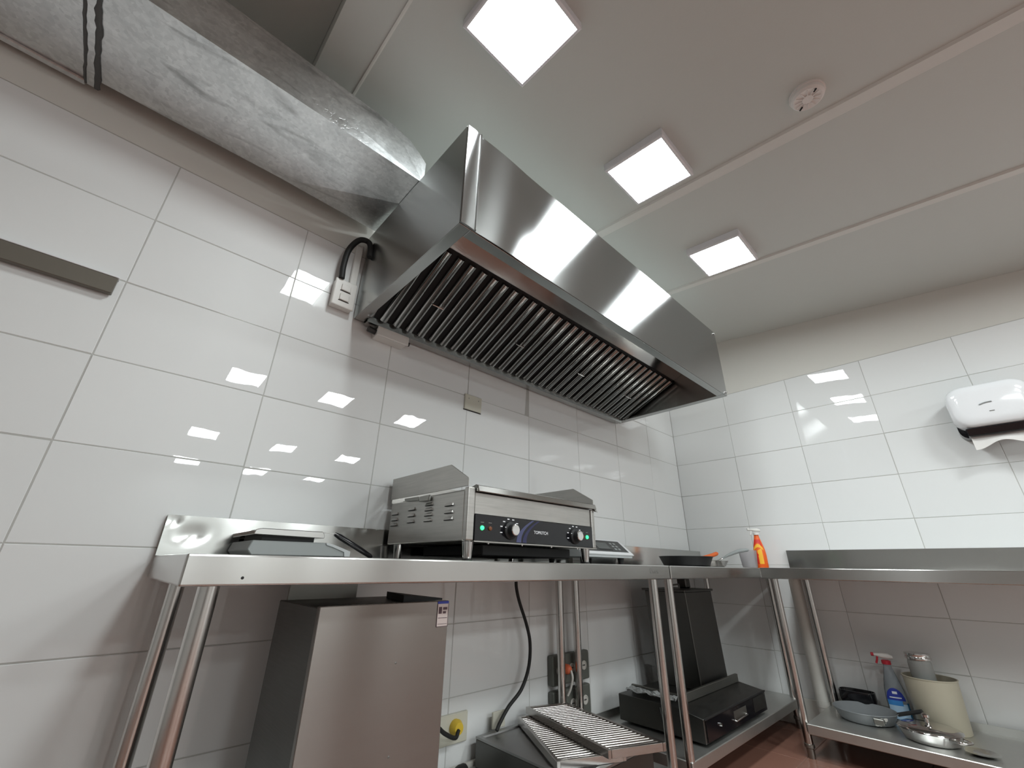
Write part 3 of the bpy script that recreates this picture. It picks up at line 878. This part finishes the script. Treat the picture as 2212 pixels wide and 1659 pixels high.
# ------------------------------------------------------------------ induction cooker
t = thing('induction_cooker', 'white-edged induction cooker with tilted dark control panel behind the griddle', 'cooker', (-1.66, -.21, ZT))
IX0, IX1 = -1.90, -1.472
bd = B()
bd.prism([(IX0, -.380, .930), (IX0, -.380, .945), (IX0, -.300, 1.012), (IX0, -.105, 1.012), (IX0, -.105, .930)], (IX1 - IX0, 0, 0), .002)
obj('body', bd, 'light_grey_plastic', t)
nrm = V((0, -.067, .080)).normalized()
def slopep(x_, s, dd):
    p = V((x_, -.380, .945)) + V((0, .080, .067)) * s + nrm * (-dd if nrm.y > 0 else dd)
    return p
def sl_plate(x0, x1, s0, s1, d0, d1):
    return B().hexa([slopep(x0, s0, d0), slopep(x1, s0, d0), slopep(x1, s1, d0), slopep(x0, s1, d0), slopep(x0, s0, d1), slopep(x1, s0, d1), slopep(x1, s1, d1), slopep(x0, s1, d1)])
obj('panel_frame', sl_plate(IX0, IX1 + .004, -.06, 1.05, .0005, .006), 'white_gloss', t)
cp = obj('control_panel', sl_plate(IX0 + .02, IX1 - .022, .12, .93, .0062, .0072), 'panel_grey', t)
obj('display', sl_plate(-1.735, -1.63, .3, .75, .0074, .0080), 'lcd', cp)
for k in range(2):
    for j in range(3):
        x_ = -1.60 + .032 * k
        obj('button', sl_plate(x_, x_ + .02, .25 + .2 * j, .37 + .2 * j, .0074, .0082), 'grey_plastic', cp)
obj('outline', sl_plate(-1.742, -1.622, .22, .26, .0074, .0078), 'black_matte', cp)
for px, py in ((-1.53, -.345), (-1.84, -.345), (-1.53, -.14), (-1.84, -.14)):
    obj('foot', B().lathe([(0, .0003), (.012, .0003), (.017, .0325), (0, .0325)], (px, py, ZT), 14), 'black_rubber', t, 40)

# ------------------------------------------------------------------ pans and bottle on the corner table
def pan_lathe(R, h, th=.003):
    return [(0, .0004), (R * .78, .0004), (R * .86, .006), (R, h), (R + .003, h + .001), (R + .0015, h + .003), (R - th, h), (R * .84, .009), (R * .76, .0035), (0, .0035)]
t = thing('frying_pan', 'black frying pan with an orange handle on the corner table', 'frying pan', (-.955, -.42, ZT))
obj('pan_body', B().lathe(pan_lathe(.150, .052), (-.955, -.42, ZT), 40), 'black_matte', t, 40)
hp_ = bez([(-.806, -.432, .938), (-.77, -.436, .945), (-.72, -.440, .952)], 4)
obj('neck', B().tube(hp_, .007, 8), 'black_matte', t, 50)
obj('handle', B().tube(bez([(-.80, -.434, .942), (-.74, -.439, .950), (-.64, -.446, .966), (-.565, -.450, .980)], 5), .012, 12, rs=[.009] + [.0125] * 13 + [.0125, .0085]), 'orange_silicone', t, 50)
t = thing('frying_pan', 'small steel frying pan with a raised grey handle on the corner table', 'frying pan', (-.628, -.395, ZT))
obj('pan_body', B().lathe(pan_lathe(.132, .036), (-.628, -.395, ZT), 40), 'steel_polished', t, 40)
obj('bracket', B().tube([(-.498, -.405, .930), (-.475, -.418, .940), (-.455, -.433, .950)], .0065, 8), 'steel_polished', t, 50)
obj('handle', B().tube(bez([(-.456, -.432, .950), (-.425, -.468, .974), (-.385, -.522, .998), (-.350, -.562, 1.006), (-.343, -.570, 1.005)], 5), .008, 12, rs=[.0045, .005, .006, .007, .008, .009, .010, .0105, .011, .0115, .012, .012, .0115, .011, .011, .0105, .010, .009, .008, .006, .004]), 'grey_plastic', t, 50)
single('plastic_cup', B().lathe([(0, .0004), (.043, .0004), (.046, .004), (.056, .108), (.0575, .110), (.0545, .109), (.044, .005), (0, .003)], (-.255, -.530, ZT), 28), 'frosted_plastic', 'frosted translucent plastic cup in front of the orange spray bottle', 'cup', 40)

def spray_bottle(name, label, c, H, R, mats, face):
    """trigger sprayer; face = unit vector (x, y) the nozzle points to"""
    bodym, neckm, trigm, headm = mats
    t = thing(name, label, 'spray bottle', c)
    hb = H * .80
    ang = math.atan2(face[1], face[0])
    M = Matrix.Translation(c) @ Matrix.Rotation(ang, 4, 'Z')
    prof = [(0, .0004), (R * .92, .0004), (R, .008), (R, hb * .42), (R * .93, hb * .55), (R * .72, hb * .72), (R * .52, hb * .86), (R * .40, hb * .95), (R * .38, hb), (0, hb)]
    obj('bottle', B().lathe(prof, (0, 0, 0), 28, M, 1.0, .62), bodym, t, 40)
    obj('collar', B().lathe([(0, hb + .0005), (R * .46, hb + .0005), (R * .46, hb + H * .055), (R * .3, hb + H * .065), (0, hb + H * .065)], (0, 0, 0), 18, M), neckm, t, 40)
    h0 = hb + H * .066
    hd = B()
    secs = []
    for (xx, zz, ry, rz) in ((-R * .75, h0 + H * .045, .010, H * .028), (-R * .35, h0 + H * .055, .014, H * .045), (R * .25, h0 + H * .06, .013, H * .042), (R * .75, h0 + H * .068, .010, H * .026), (R * 1.02, h0 + H * .070, .008, H * .018)):
        secs.append([M @ V((xx, ry * math.cos(2 * PI * k / 12), zz + rz * math.sin(2 * PI * k / 12))) for k in range(12)])
    hd.loft(secs)
    obj('sprayer_head', hd, headm, t, 50)
    obj('nozzle', B().tube([M @ V((R * 1.03, 0, h0 + H * .07)), M @ V((R * 1.30, 0, h0 + H * .07))], .009, 10), neckm, t, 40)
    obj('trigger', B().tube([M @ V((R * .72, 0, h0 + H * .048)), M @ V((R * .82, 0, h0 - H * .01)), M @ V((R * .98, 0, h0 - H * .065))], .005, 8), trigm, t, 50)
    return t, M, hb
def wrap(M, R, hb, prof_r, a0, a1, z0f, z1f, mat, name, parent, off=.0012, n=10, sy=.62, top=None):
    """a printed band wrapped on the bottle between two angles"""
    def f(u, v):
        a = a0 + (a1 - a0) * u
        zt = z1f(u) if callable(z1f) else z1f
        zb = z0f(u) if callable(z0f) else z0f
        zz = zb + (zt - zb) * v
        r = prof_r(zz) + off
        return M @ V((r * math.cos(a), sy * r * math.sin(a), zz))
    return obj(name, B().grid(f, n, 5, .0004), mat, parent, 60)
def pr(R, hb):
    P_ = [(0, R), (hb * .42, R), (hb * .55, R * .93), (hb * .72, R * .72), (hb * .86, R * .52), (hb, R * .38)]
    def g(zz):
        for (za, ra), (zb, rb) in zip(P_, P_[1:]):
            if zz <= zb:
                return ra + (rb - ra) * (zz - za) / (zb - za)
        return P_[-1][1]
    return g
c = (-.150, -.573, ZT)
face = V((-.6, .8, 0)).normalized()
tb, M, hb = spray_bottle('spray_bottle', 'orange spray bottle with a white trigger on the corner table', c, .268, .040, ('orange_bottle', 'white_plastic', 'white_plastic', 'white_plastic'), face)
P_ = pr(.040, hb)
# the printed side is the one towards the camera (towards -x, -y)
camdir = math.atan2(CAM.y - c[1], CAM.x - c[0]) - math.atan2(face.y, face.x)
a_mid = camdir
wrap(M, .04, hb, P_, a_mid - .9, a_mid + .9, lambda u: hb * (.52 + .10 * math.sin(PI * u)), lambda u: hb * (.60 + .12 * math.sin(PI * u)), 'yellow_print', 'printed_label', tb)
wrap(M, .04, hb, P_, a_mid - .9, a_mid + .9, lambda u: hb * (.64 + .12 * math.sin(PI * u)), lambda u: hb * .86, 'red_print', 'printed_label', tb)
wrap(M, .04, hb, P_, a_mid - .2, a_mid + .55, lambda u: hb * .12, lambda u: hb * (.52 + .06 * u), 'yellow_print', 'printed_label', tb, .0010)
wrap(M, .04, hb, P_, a_mid - .95, a_mid - .1, lambda u: hb * .12, lambda u: hb * .46, 'red_print', 'printed_label', tb, .0010)

# ------------------------------------------------------------------ cookware on the right table's shelf
ZS = .155
t = thing('frying_pan', 'grey non-stick frying pan on the shelf of the right table', 'frying pan', (-.272, -.972, ZS))
obj('pan_body', B().lathe(pan_lathe(.138, .050), (-.272, -.972, ZS), 40), 'grey_coating', t, 40)
obj('handle_bracket', B().box(-.432, -.408, -1.075, -1.03, .178, .205, .004, m=None), 'steel_dim', t)
obj('handle', B().tube(bez([(-.245, -1.107, .202), (-.258, -1.16, .222), (-.272, -1.215, .242)], 4), .009, 10), 'dark_plastic', t, 50)
spl = B()
for k in range(9):
    a = -2.45 + random.gauss(0, .10); zz = .168 + random.random() * .03
    r = .138 * (.86 + .14 * (zz - .161) / .044) + .001
    spl.lathe([(0, 0), (.006 + random.random() * .005, .0), (.004, .0012), (0, .0018)], n=7, m=Matrix.Translation((-.272 + r * math.cos(a), -.972 + r * math.sin(a), zz)) @ Matrix.Rotation(a, 4, 'Z') @ Matrix.Rotation(PI / 2, 4, 'Y'))
sp = obj('floral_mark', spl, 'socket_white', t); sp['kind'] = 'stuff'

single('bowl', B().loft([[(-.092 + sx * r * (abs(math.cos(a)) ** .6) * (1 if math.cos(a) > 0 else -1), -.918 + r * .84 * (abs(math.sin(a)) ** .6) * (1 if math.sin(a) > 0 else -1), ZS + z_) for a in [2 * PI * (k + .5) / 32 for k in range(32)]] for r, z_, sx in ((.060, .0004, .52), (.088, .012, .52), (.102, .060, .50), (.100, .098, .50), (.095, .098, .48), (.080, .020, .46), (.06, .010, .44))]), 'black_gloss', 'glossy black square bowl at the back of the right table shelf', 'bowl', 50)

c = (-.118, -1.100, ZS)
face = V((-.25, 1, 0)).normalized()
tb, M, hb = spray_bottle('spray_bottle', 'clear spray bottle with blue label and red and white trigger', c, .318, .046, ('clear_bottle', 'red_plastic', 'red_plastic', 'white_plastic'), face)
P_ = pr(.046, hb)
a_mid = math.atan2(CAM.y - c[1], CAM.x - c[0]) - math.atan2(face.y, face.x)
wrap(M, .05, hb, P_, a_mid - 1.0, a_mid + 1.0, hb * .03, lambda u: hb * .30, 'pale_blue_print', 'printed_label', tb)
wrap(M, .05, hb, P_, a_mid - 1.0, a_mid + .5, hb * .27, lambda u: hb * .38, 'blue_print', 'printed_label', tb, .0016)
wrap(M, .05, hb, P_, a_mid - 1.0, a_mid + .9, hb * .36, lambda u: hb * (.40 + .18 * math.sin(PI * u) ** .6), 'blue_dark_print', 'printed_label', tb, .0018)
wrap(M, .05, hb, P_, a_mid - .6, a_mid + .5, hb * .40, lambda u: hb * .42, 'print_white', 'printed_label', tb, .0028)
wrap(M, .05, hb, P_, a_mid - .25, a_mid + .2, hb * .475, lambda u: hb * .52, 'print_white', 'printed_label', tb, .0028)
wrap(M, .05, hb, P_, a_mid + .95, a_mid + 1.75, hb * .03, lambda u: hb * .32, 'blue_liquid', 'printed_label', tb, .0010)

t = thing('bucket', 'beige plastic tub on the right table shelf holding a glass jar', 'bucket', (-.160, -1.270, ZS))
obj('tub', B().lathe([(0, .0004), (.096, .0004), (.099, .004), (.109, .222), (.112, .224), (.112, .228), (.106, .228), (.096, .006), (0, .005)], (-.160, -1.270, ZS), 40), 'bucket_plastic', t, 40)
obj('dark_contents', B().lathe([(0, .15), (.1005, .15), (.1005, .1515), (0, .1515)], (-.160, -1.270, ZS), 32), 'black_matte', t)
t = thing('glass_jar', 'clear glass jar with a steel lid standing in the beige tub', 'jar', (-.160, -1.250, ZS + .152))
obj('jar', B().lathe([(0, .0004), (.045, .0004), (.049, .006), (.050, .135), (.046, .150), (.046, .160), (.043, .160), (.046, .134), (.045, .008), (0, .006)], (-.160, -1.250, ZS + .152), 28), 'clear_glass', t, 40)
obj('lid', B().lathe([(0, .150), (.0475, .150), (.054, .152), (.055, .160), (.052, .166), (.054, .172), (.053, .180), (0, .181)], (-.160, -1.250, ZS + .152), 28), 'steel_polished', t, 40)

t = thing('saucepan', 'polished steel pan under a knobbed lid in front of the beige tub', 'pan', (-.412, -1.240, ZS))
obj('pan_body', B().lathe(pan_lathe(.118, .046), (-.412, -1.240, ZS), 40), 'steel_polished', t, 40)
lid = obj('lid', B().lathe([(.121, .0495), (.119, .053), (.096, .062), (.05, .070), (.018, .072), (0, .072), (0, .069), (.05, .066), (.096, .058), (.117, .0495)], (-.412, -1.240, ZS), 40), 'steel_polished', t, 40)
obj('knob', B().lathe([(0, .0722), (.009, .0722), (.008, .088), (.015, .094), (.015, .104), (.008, .109), (0, .109)], (-.412, -1.240, ZS), 20), 'steel_polished', lid, 40)
obj('side_handle', B().tube(bez([(-.412 - .10, -1.240 - .075, .196), (-.412 - .125, -1.240 - .115, .199), (-.412 - .085, -1.240 - .145, .199), (-.412 - .045, -1.240 - .118, .196)], 5), .006, 8), 'steel_polished', t, 50)
single('saucer', B().lathe([(0, .0004), (.030, .0004), (.056, .010), (.060, .0125), (.055, .012), (.03, .004), (0, .004)], (-.470, -1.405, ZS), 28), 'steel_polished', 'small round steel saucer beside the lidded steel pan', 'saucer', 40)

# ------------------------------------------------------------------ pipe in the corner
t = thing('drain_pipe', 'white plastic drain pipe standing between the two right tables', 'pipe', (-.075, -.728, 0))
obj('pipe', B().cyl((-.075, -.728, .165), (-.075, -.728, .836), .036, 24), 'pvc', t, 40)
obj('collar', B().cyl((-.075, -.728, .135), (-.075, -.728, .1645), .038, 24), 'pvc', t, 40)
obj('trap', B().lathe([(0, .0005), (.03, .0005), (.036, .02), (.036, .1345), (0, .1345)], (-.075, -.728, 0), 24), 'pvc', t, 40)

# ------------------------------------------------------------------ kebab grill on the corner table's shelf
t = thing('kebab_grill', 'dark steel vertical kebab grill on the shelf under the corner table', 'grill', (-.93, -.35, ZS))
KX0, KX1, KY0, KY1 = -1.318, -.545, -.572, -.122
obj('base', B().prism([(KX0, KY0, .166), (KX0, KY0, .258), (KX0, KY0 + .13, .278), (KX0, KY1, .278), (KX0, KY1, .166)], (KX1 - KX0, 0, 0), .003), 'steel_dark', t)
obj('control_panel', B().box(KX0 + .015, KX1 - .006, KY0 - .004, KY0 - .0005, .170, .252, .001), 'black_gloss', t)
obj('panel_trim', B().box(KX0, KX1, KY0 - .006, KY0 - .0005, .2525, .259, .001), 'black_matte', t)
obj('vent_plate', B().box(-1.00, -.84, KY0 - .0055, KY0 - .0045, .198, .236), 'steel_dim', t)
obj('vent_plate', B().box(-.735, -.575, KY0 - .0055, KY0 - .0045, .186, .248), 'steel_dark', t)
obj('handle', B().tube([(-1.0, KY0 - .006, .200), (-1.0, KY0 - .016, .200), (-.86, KY0 - .016, .204), (-.86, KY0 - .006, .204)], .003, 8), 'steel_polished', t, 50)
obj('knob', B().lathe([(0, 0), (.008, 0), (.006, .010), (0, .010)], n=12, m=Matrix.Translation((-1.165, KY0 - .0045, .214)) @ FR), 'steel_polished', t, 40)
obj('tray_rail', B().box(KX0 + .10, KX1 - .01, -.445, -.428, .2785, .318, .002), 'steel_dim', t)
obj('tray_rail', B().box(KX0 + .10, KX0 + .116, -.427, -.14, .2785, .308, .002), 'steel_dim', t)
for px, py in ((KX0 + .05, KY0 + .05), (KX1 - .05, KY0 + .05), (KX0 + .05, KY1 - .05), (KX1 - .05, KY1 - .05)):
    obj('foot', B().lathe([(0, .0003), (.014, .0003), (.016, .011), (0, .011)], (px, py, ZS), 12), 'black_rubber', t, 40)
# tower leaning slightly
LEAN = -.10
def tw(x_, y_, z_): return (x_ + LEAN * (z_ - .28), y_, z_)
def tbox(x0, x1, y0, y1, z0, z1, bev=.003):
    return B().hexa([tw(x0, y0, z0), tw(x1, y0, z0), tw(x1, y1, z0), tw(x0, y1, z0), tw(x0, y0, z1), tw(x1, y0, z1), tw(x1, y1, z1), tw(x0, y1, z1)], bev)
obj('burner_tower', tbox(-.952, -.600, -.405, -.15, .279, .760), 'steel_dark', t)
obj('tower_trim', tbox(-.955, -.948, -.408, -.4055, .28, .759, 0), 'steel_dim', t)
obj('tower_cap', tbox(-.970, -.590, -.415, -.14, .7605, .772, .002), 'steel_dark', t)
obj('motor', tbox(-.70, -.64, -.30, -.24, .7725, .828, .006), 'steel_dark', t)
obj('hanger', B().tube([tw(-.86, -.28, .7725), tw(-.86, -.28, .79), tw(-.76, -.28, .795), tw(-.76, -.28, .7725)], .005, 8), 'steel_dim', t, 50)
obj('side_hinge', tbox(-.5985, -.590, -.40, -.37, .66, .72, .001), 'steel_dim', t)

def crumple(u, v):
    p = V((-1.290 + .06 * u, -.42 + .27 * v, .288))
    p.z += .010 + .012 * mnoise.noise(V((u * 6, v * 7, 1.3))) + .007 * mnoise.noise(V((u * 14, v * 15, 4)))
    p.x += .008 * mnoise.noise(V((u * 7, v * 9, 9)))
    return p
single('plastic_bag', B().grid(crumple, 16, 20, .0006), 'bag_film', 'crumpled clear plastic bag lying on the left end of the kebab grill base', 'bag')
pts = bez([(-1.322, -.36, .262), (-1.329, -.368, .24), (-1.334, -.38, .20), (-1.34, -.40, .165), (-1.37, -.43, .1605), (-1.44, -.46, .1605)], 5)
single('power_cable', B().tube(pts, .0045, 8), 'black_rubber', 'thin black power cable hanging down the left end of the kebab grill', 'cable', 50)

# ------------------------------------------------------------------ under the left table
t = thing('steel_cabinet', 'upright stainless steel cabinet standing under the left table', 'cabinet', (-2.91, -.34, ZS))
CX0, CX1, CY0, CY1, CZ1 = -3.106, -2.716, -.500, -.175, .784
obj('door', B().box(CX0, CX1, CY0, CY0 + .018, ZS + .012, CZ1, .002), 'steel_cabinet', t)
obj('body', B().box(CX0 + .002, CX1 - .002, CY0 + .0185, CY1, ZS + .010, CZ1 - .004, .002), 'steel_dark', t)  # plain stainless sides, their shade put into the dark steel colour
obj('rear_upstand', B().box(CX0 + .02, -2.872, CY1 - .012, CY1 - .002, CZ1 - .004, .832), 'steel_dim', t)
stk = obj('label_sticker', B().box(-2.757, -2.7175, CY0 - .0008, CY0 - .0002, .716, .776), 'sticker_paper', t)
obj('sticker_print', B().box(-2.757, -2.7175, CY0 - .0014, CY0 - .0009, .7765, .783), 'blue_dark_print', t)
for (a, c_, z0, z1) in ((-2.752, -2.741, .750, .768), (-2.737, -2.722, .760, .767), (-2.737, -2.726, .750, .756), (-2.753, -2.721, .738, .7395), (-2.753, -2.721, .7225, .7235), (-2.7575, -2.756, .716, .776), (-2.7185, -2.717, .716, .776), (-2.7575, -2.717, .7155, .717)):
    obj('print_mark', B().box(a, c_, CY0 - .0013, CY0 - .0009, z0, z1), 'sticker_ink', stk)
for (xx, zz) in ((-2.878, .640), (-2.870, .440)):
    obj('rivet', B().lathe([(0, 0), (.003, 0), (0, .0012)], n=8, m=Matrix.Translation((xx, CY0 - .0002, zz)) @ FR), 'mark_dark', t)
for px, py in ((CX0 + .04, CY0 + .05), (CX1 - .04, CY0 + .05), (CX0 + .04, CY1 - .04), (CX1 - .04, CY1 - .04)):
    obj('foot', B().lathe([(0, .0003), (.014, .0003), (.014, .0095), (0, .0095)], (px, py, ZS), 12), 'black_rubber', t, 40)
single('black_tray', B().hexa([(-2.848, -.455, CZ1 - .0035), (-2.728, -.480, CZ1 + .0005), (-2.722, -.33, CZ1 + .0005), (-2.80, -.26, CZ1 - .0035), (-2.848, -.455, CZ1 + .016), (-2.728, -.480, CZ1 + .006), (-2.722, -.33, CZ1 + .006), (-2.80, -.26, CZ1 + .016)]), 'black_matte', 'flat black tray lying on top of the stainless cabinet', 'tray')
single('power_cable', B().tube(bez([(-2.905, -.12, .836), (-2.903, -.12, .78), (-2.902, -.115, .70), (-2.905, -.10, .60)], 4), .006, 8), 'black_rubber', 'short black cable dropping behind the stainless cabinet', 'cable', 50)

# flat tray and two grill grates on the shelf
t = thing('drip_tray', 'large flat grey metal drip tray under the grill grates', 'tray', (-2.02, -.3, ZS))
TZ = .252
trp = [(-2.215, -.045), (-2.215, -.56), (-1.745, -.56), (-1.745, -.045)]
obj('box', B().prism([(x_, y_, ZS + .0005) for x_, y_ in trp], (0, 0, TZ - ZS - .008), .003), 'steel_dark', t)
obj('rim', B().loft([[(x_, y_, TZ - .0073) for x_, y_ in trp], [(x_, y_, TZ) for x_, y_ in trp], [(-1.967 + (x_ + 1.967) * .92, -.30 + (y_ + .30) * .92, TZ) for x_, y_ in trp], [(-1.967 + (x_ + 1.967) * .91, -.30 + (y_ + .30) * .91, TZ - .006) for x_, y_ in trp]]), 'aluminium_tray', t)
single('handle_block', B().box(-2.120, -2.050, -.040, -.0295, .2530, .312, .002), 'beige_plastic', 'small beige block behind the grill grates against the wall', 'block')

def grate(name, label, BL, BR, FR_, FL, nb, rail, group):
    """flat grate of round cross bars between two side rails; corners back-left, back-right, front-right, front-left"""
    BL, BR, FR_, FL = map(V, (BL, BR, FR_, FL))
    t = thing(name, label, 'grate', (BL + BR + FR_ + FL) / 4 - V((0, 0, rail)), group)
    def barbox(a, b_, w_, h_, side):
        d = (b_ - a).normalized(); s = V((0, 0, 1)).cross(d).normalized() * side
        q = [a, b_, b_ + s * w_, a + s * w_]
        return B().hexa([p - V((0, 0, h_)) for p in q] + q, .001)
    e = .014
    dx = (BR - BL).normalized()
    obj('side_rail', barbox(FL, BL, e, rail, -1), 'steel_grate', t)
    obj('side_rail', barbox(FR_, BR, e, rail, 1), 'steel_grate', t)
    obj('end_rail', barbox(FL + dx * e, FR_ - dx * e, e, rail, 1), 'steel_grate', t)
    obj('end_rail', barbox(BL + dx * e, BR - dx * e, e, rail, -1), 'steel_grate', t)
    for k in range(nb):
        s = (k + 1.2) / (nb + 1.4)
        a = FL.lerp(BL, s) + dx * e * .9 - V((0, 0, .006))
        c_ = FR_.lerp(BR, s) - dx * e * .9 - V((0, 0, .006))
        obj('bar', B().cyl(a, c_, .0048, 8), 'steel_grate', t, 50)
    return t
grate('grill_grate', 'lower steel grill grate, partly covered, lying on the drip tray', (-1.985, -.050, TZ + .0255), (-1.765, -.120, TZ + .0255), (-1.955, -.580, TZ + .0255), (-2.205, -.470, TZ + .0255), 24, .025, 'grill grates under the left table')
grate('grill_grate', 'upper steel grill grate lying askew on top of the other', (-1.930, -.045, TZ + .0515), (-1.735, -.118, TZ + .0515), (-1.835, -.672, TZ + .0515), (-2.058, -.578, TZ + .0515), 26, .0255, 'grill grates under the left table')

# outlets and plugs
def outlet(label, x0, x1, z0, z1, ns, skip=()):
    t = thing('power_outlet', label, 'outlet', ((x0 + x1) / 2, 0, z0), 'dark outlets under the left table')
    obj('box', B().box(x0, x1, -.036, -.0003, z0, z1, .008, 2), 'outlet_grey', t)
    for k in range(ns):
        xx = x0 + (x1 - x0) * (k + .5) / ns
        zz = (z0 + z1) / 2
        s = obj('socket', B().lathe([(0, 0), (.021, 0), (.021, .003), (.016, .004), (.015, .001), (0, .001)], n=18, m=Matrix.Translation((xx, -.0362, zz)) @ FR), 'socket_white', t, 40)
        for dx in (-.007, 0, .007):
            obj('socket_hole', B().box(xx + dx - .002, xx + dx + .002, -.0385, -.0372, zz - .003, zz + .003), 'slit', s)
    return t
outlet('upper dark grey power outlet on the tiles behind the table legs', -1.735, -1.440, .345, .475, 3)
outlet('lower dark grey power outlet on the tiles behind the table legs', -1.735, -1.440, .195, .325, 3)
t = thing('plug', 'orange power plug in the upper dark outlet', 'plug', (-1.642, -.06, .38))
obj('body', B().lathe([(0, 0), (.022, 0), (.022, .018), (.015, .030), (.008, .034), (0, .034)], n=18, m=Matrix.Translation((-1.642, -.0407, .412)) @ FR), 'orange_plug', t, 40)
obj('cord', B().tube(bez([(-1.642, -.0752, .410), (-1.642, -.084, .38), (-1.644, -.071, .335), (-1.65, -.056, .305)], 4), .006, 8), 'socket_white', t, 50)
t = thing('power_outlet', 'pale outlet plate beside the yellow plug', 'outlet', (-2.315, 0, .24), 'pale outlet')
obj('plate', B().box(-2.395, -2.235, -.014, -.0003, .235, .335, .003), 'beige_plastic', t)
t = thing('plug', 'yellow power plug with a black cable near the floor', 'plug', (-2.315, -.03, .26))
obj('body', B().lathe([(0, 0), (.027, 0), (.028, .014), (.020, .030), (0, .032)], n=18, m=Matrix.Translation((-2.300, -.0145, .291)) @ FR), 'yellow_plastic', t, 40)
obj('cord', B().tube(bez([(-2.305, -.0468, .288), (-2.33, -.06, .272), (-2.39, -.07, .30), (-2.45, -.08, .34), (-2.55, -.09, .36)], 5), .0075, 8), 'black_rubber', t, 50)
t = thing('power_cable', 'black cable with a moulded plug lying on the shelf by the drip tray', 'cable', (-2.35, -.1, ZS))
obj('cord', B().tube(bez([(-2.60, -.20, .205), (-2.50, -.17, .215), (-2.42, -.14, .205), (-2.37, -.115, .190)], 5), .007, 8), 'black_rubber', t, 50)
obj('plug_body', B().tube([(-2.37, -.115, .190), (-2.335, -.10, .182), (-2.30, -.085, .176)], .016, 10, rs=[.008, .02, .02]), 'black_rubber', t, 50)
pts = bez([(-2.012, -.06, .8365), (-2.010, -.06, .79), (-1.989, -.06, .727), (-1.940, -.06, .627), (-1.917, -.06, .549), (-1.926, -.06, .457), (-1.975, -.062, .378), (-2.055, -.066, .328), (-2.105, -.07, .285), (-2.13, -.075, .2605)], 8)
single('power_cable', B().tube(pts, .0078, 10), 'black_rubber', 'long black cable curving down the tiles from the griddle', 'cable', 50)

bpy.context.view_layer.update()
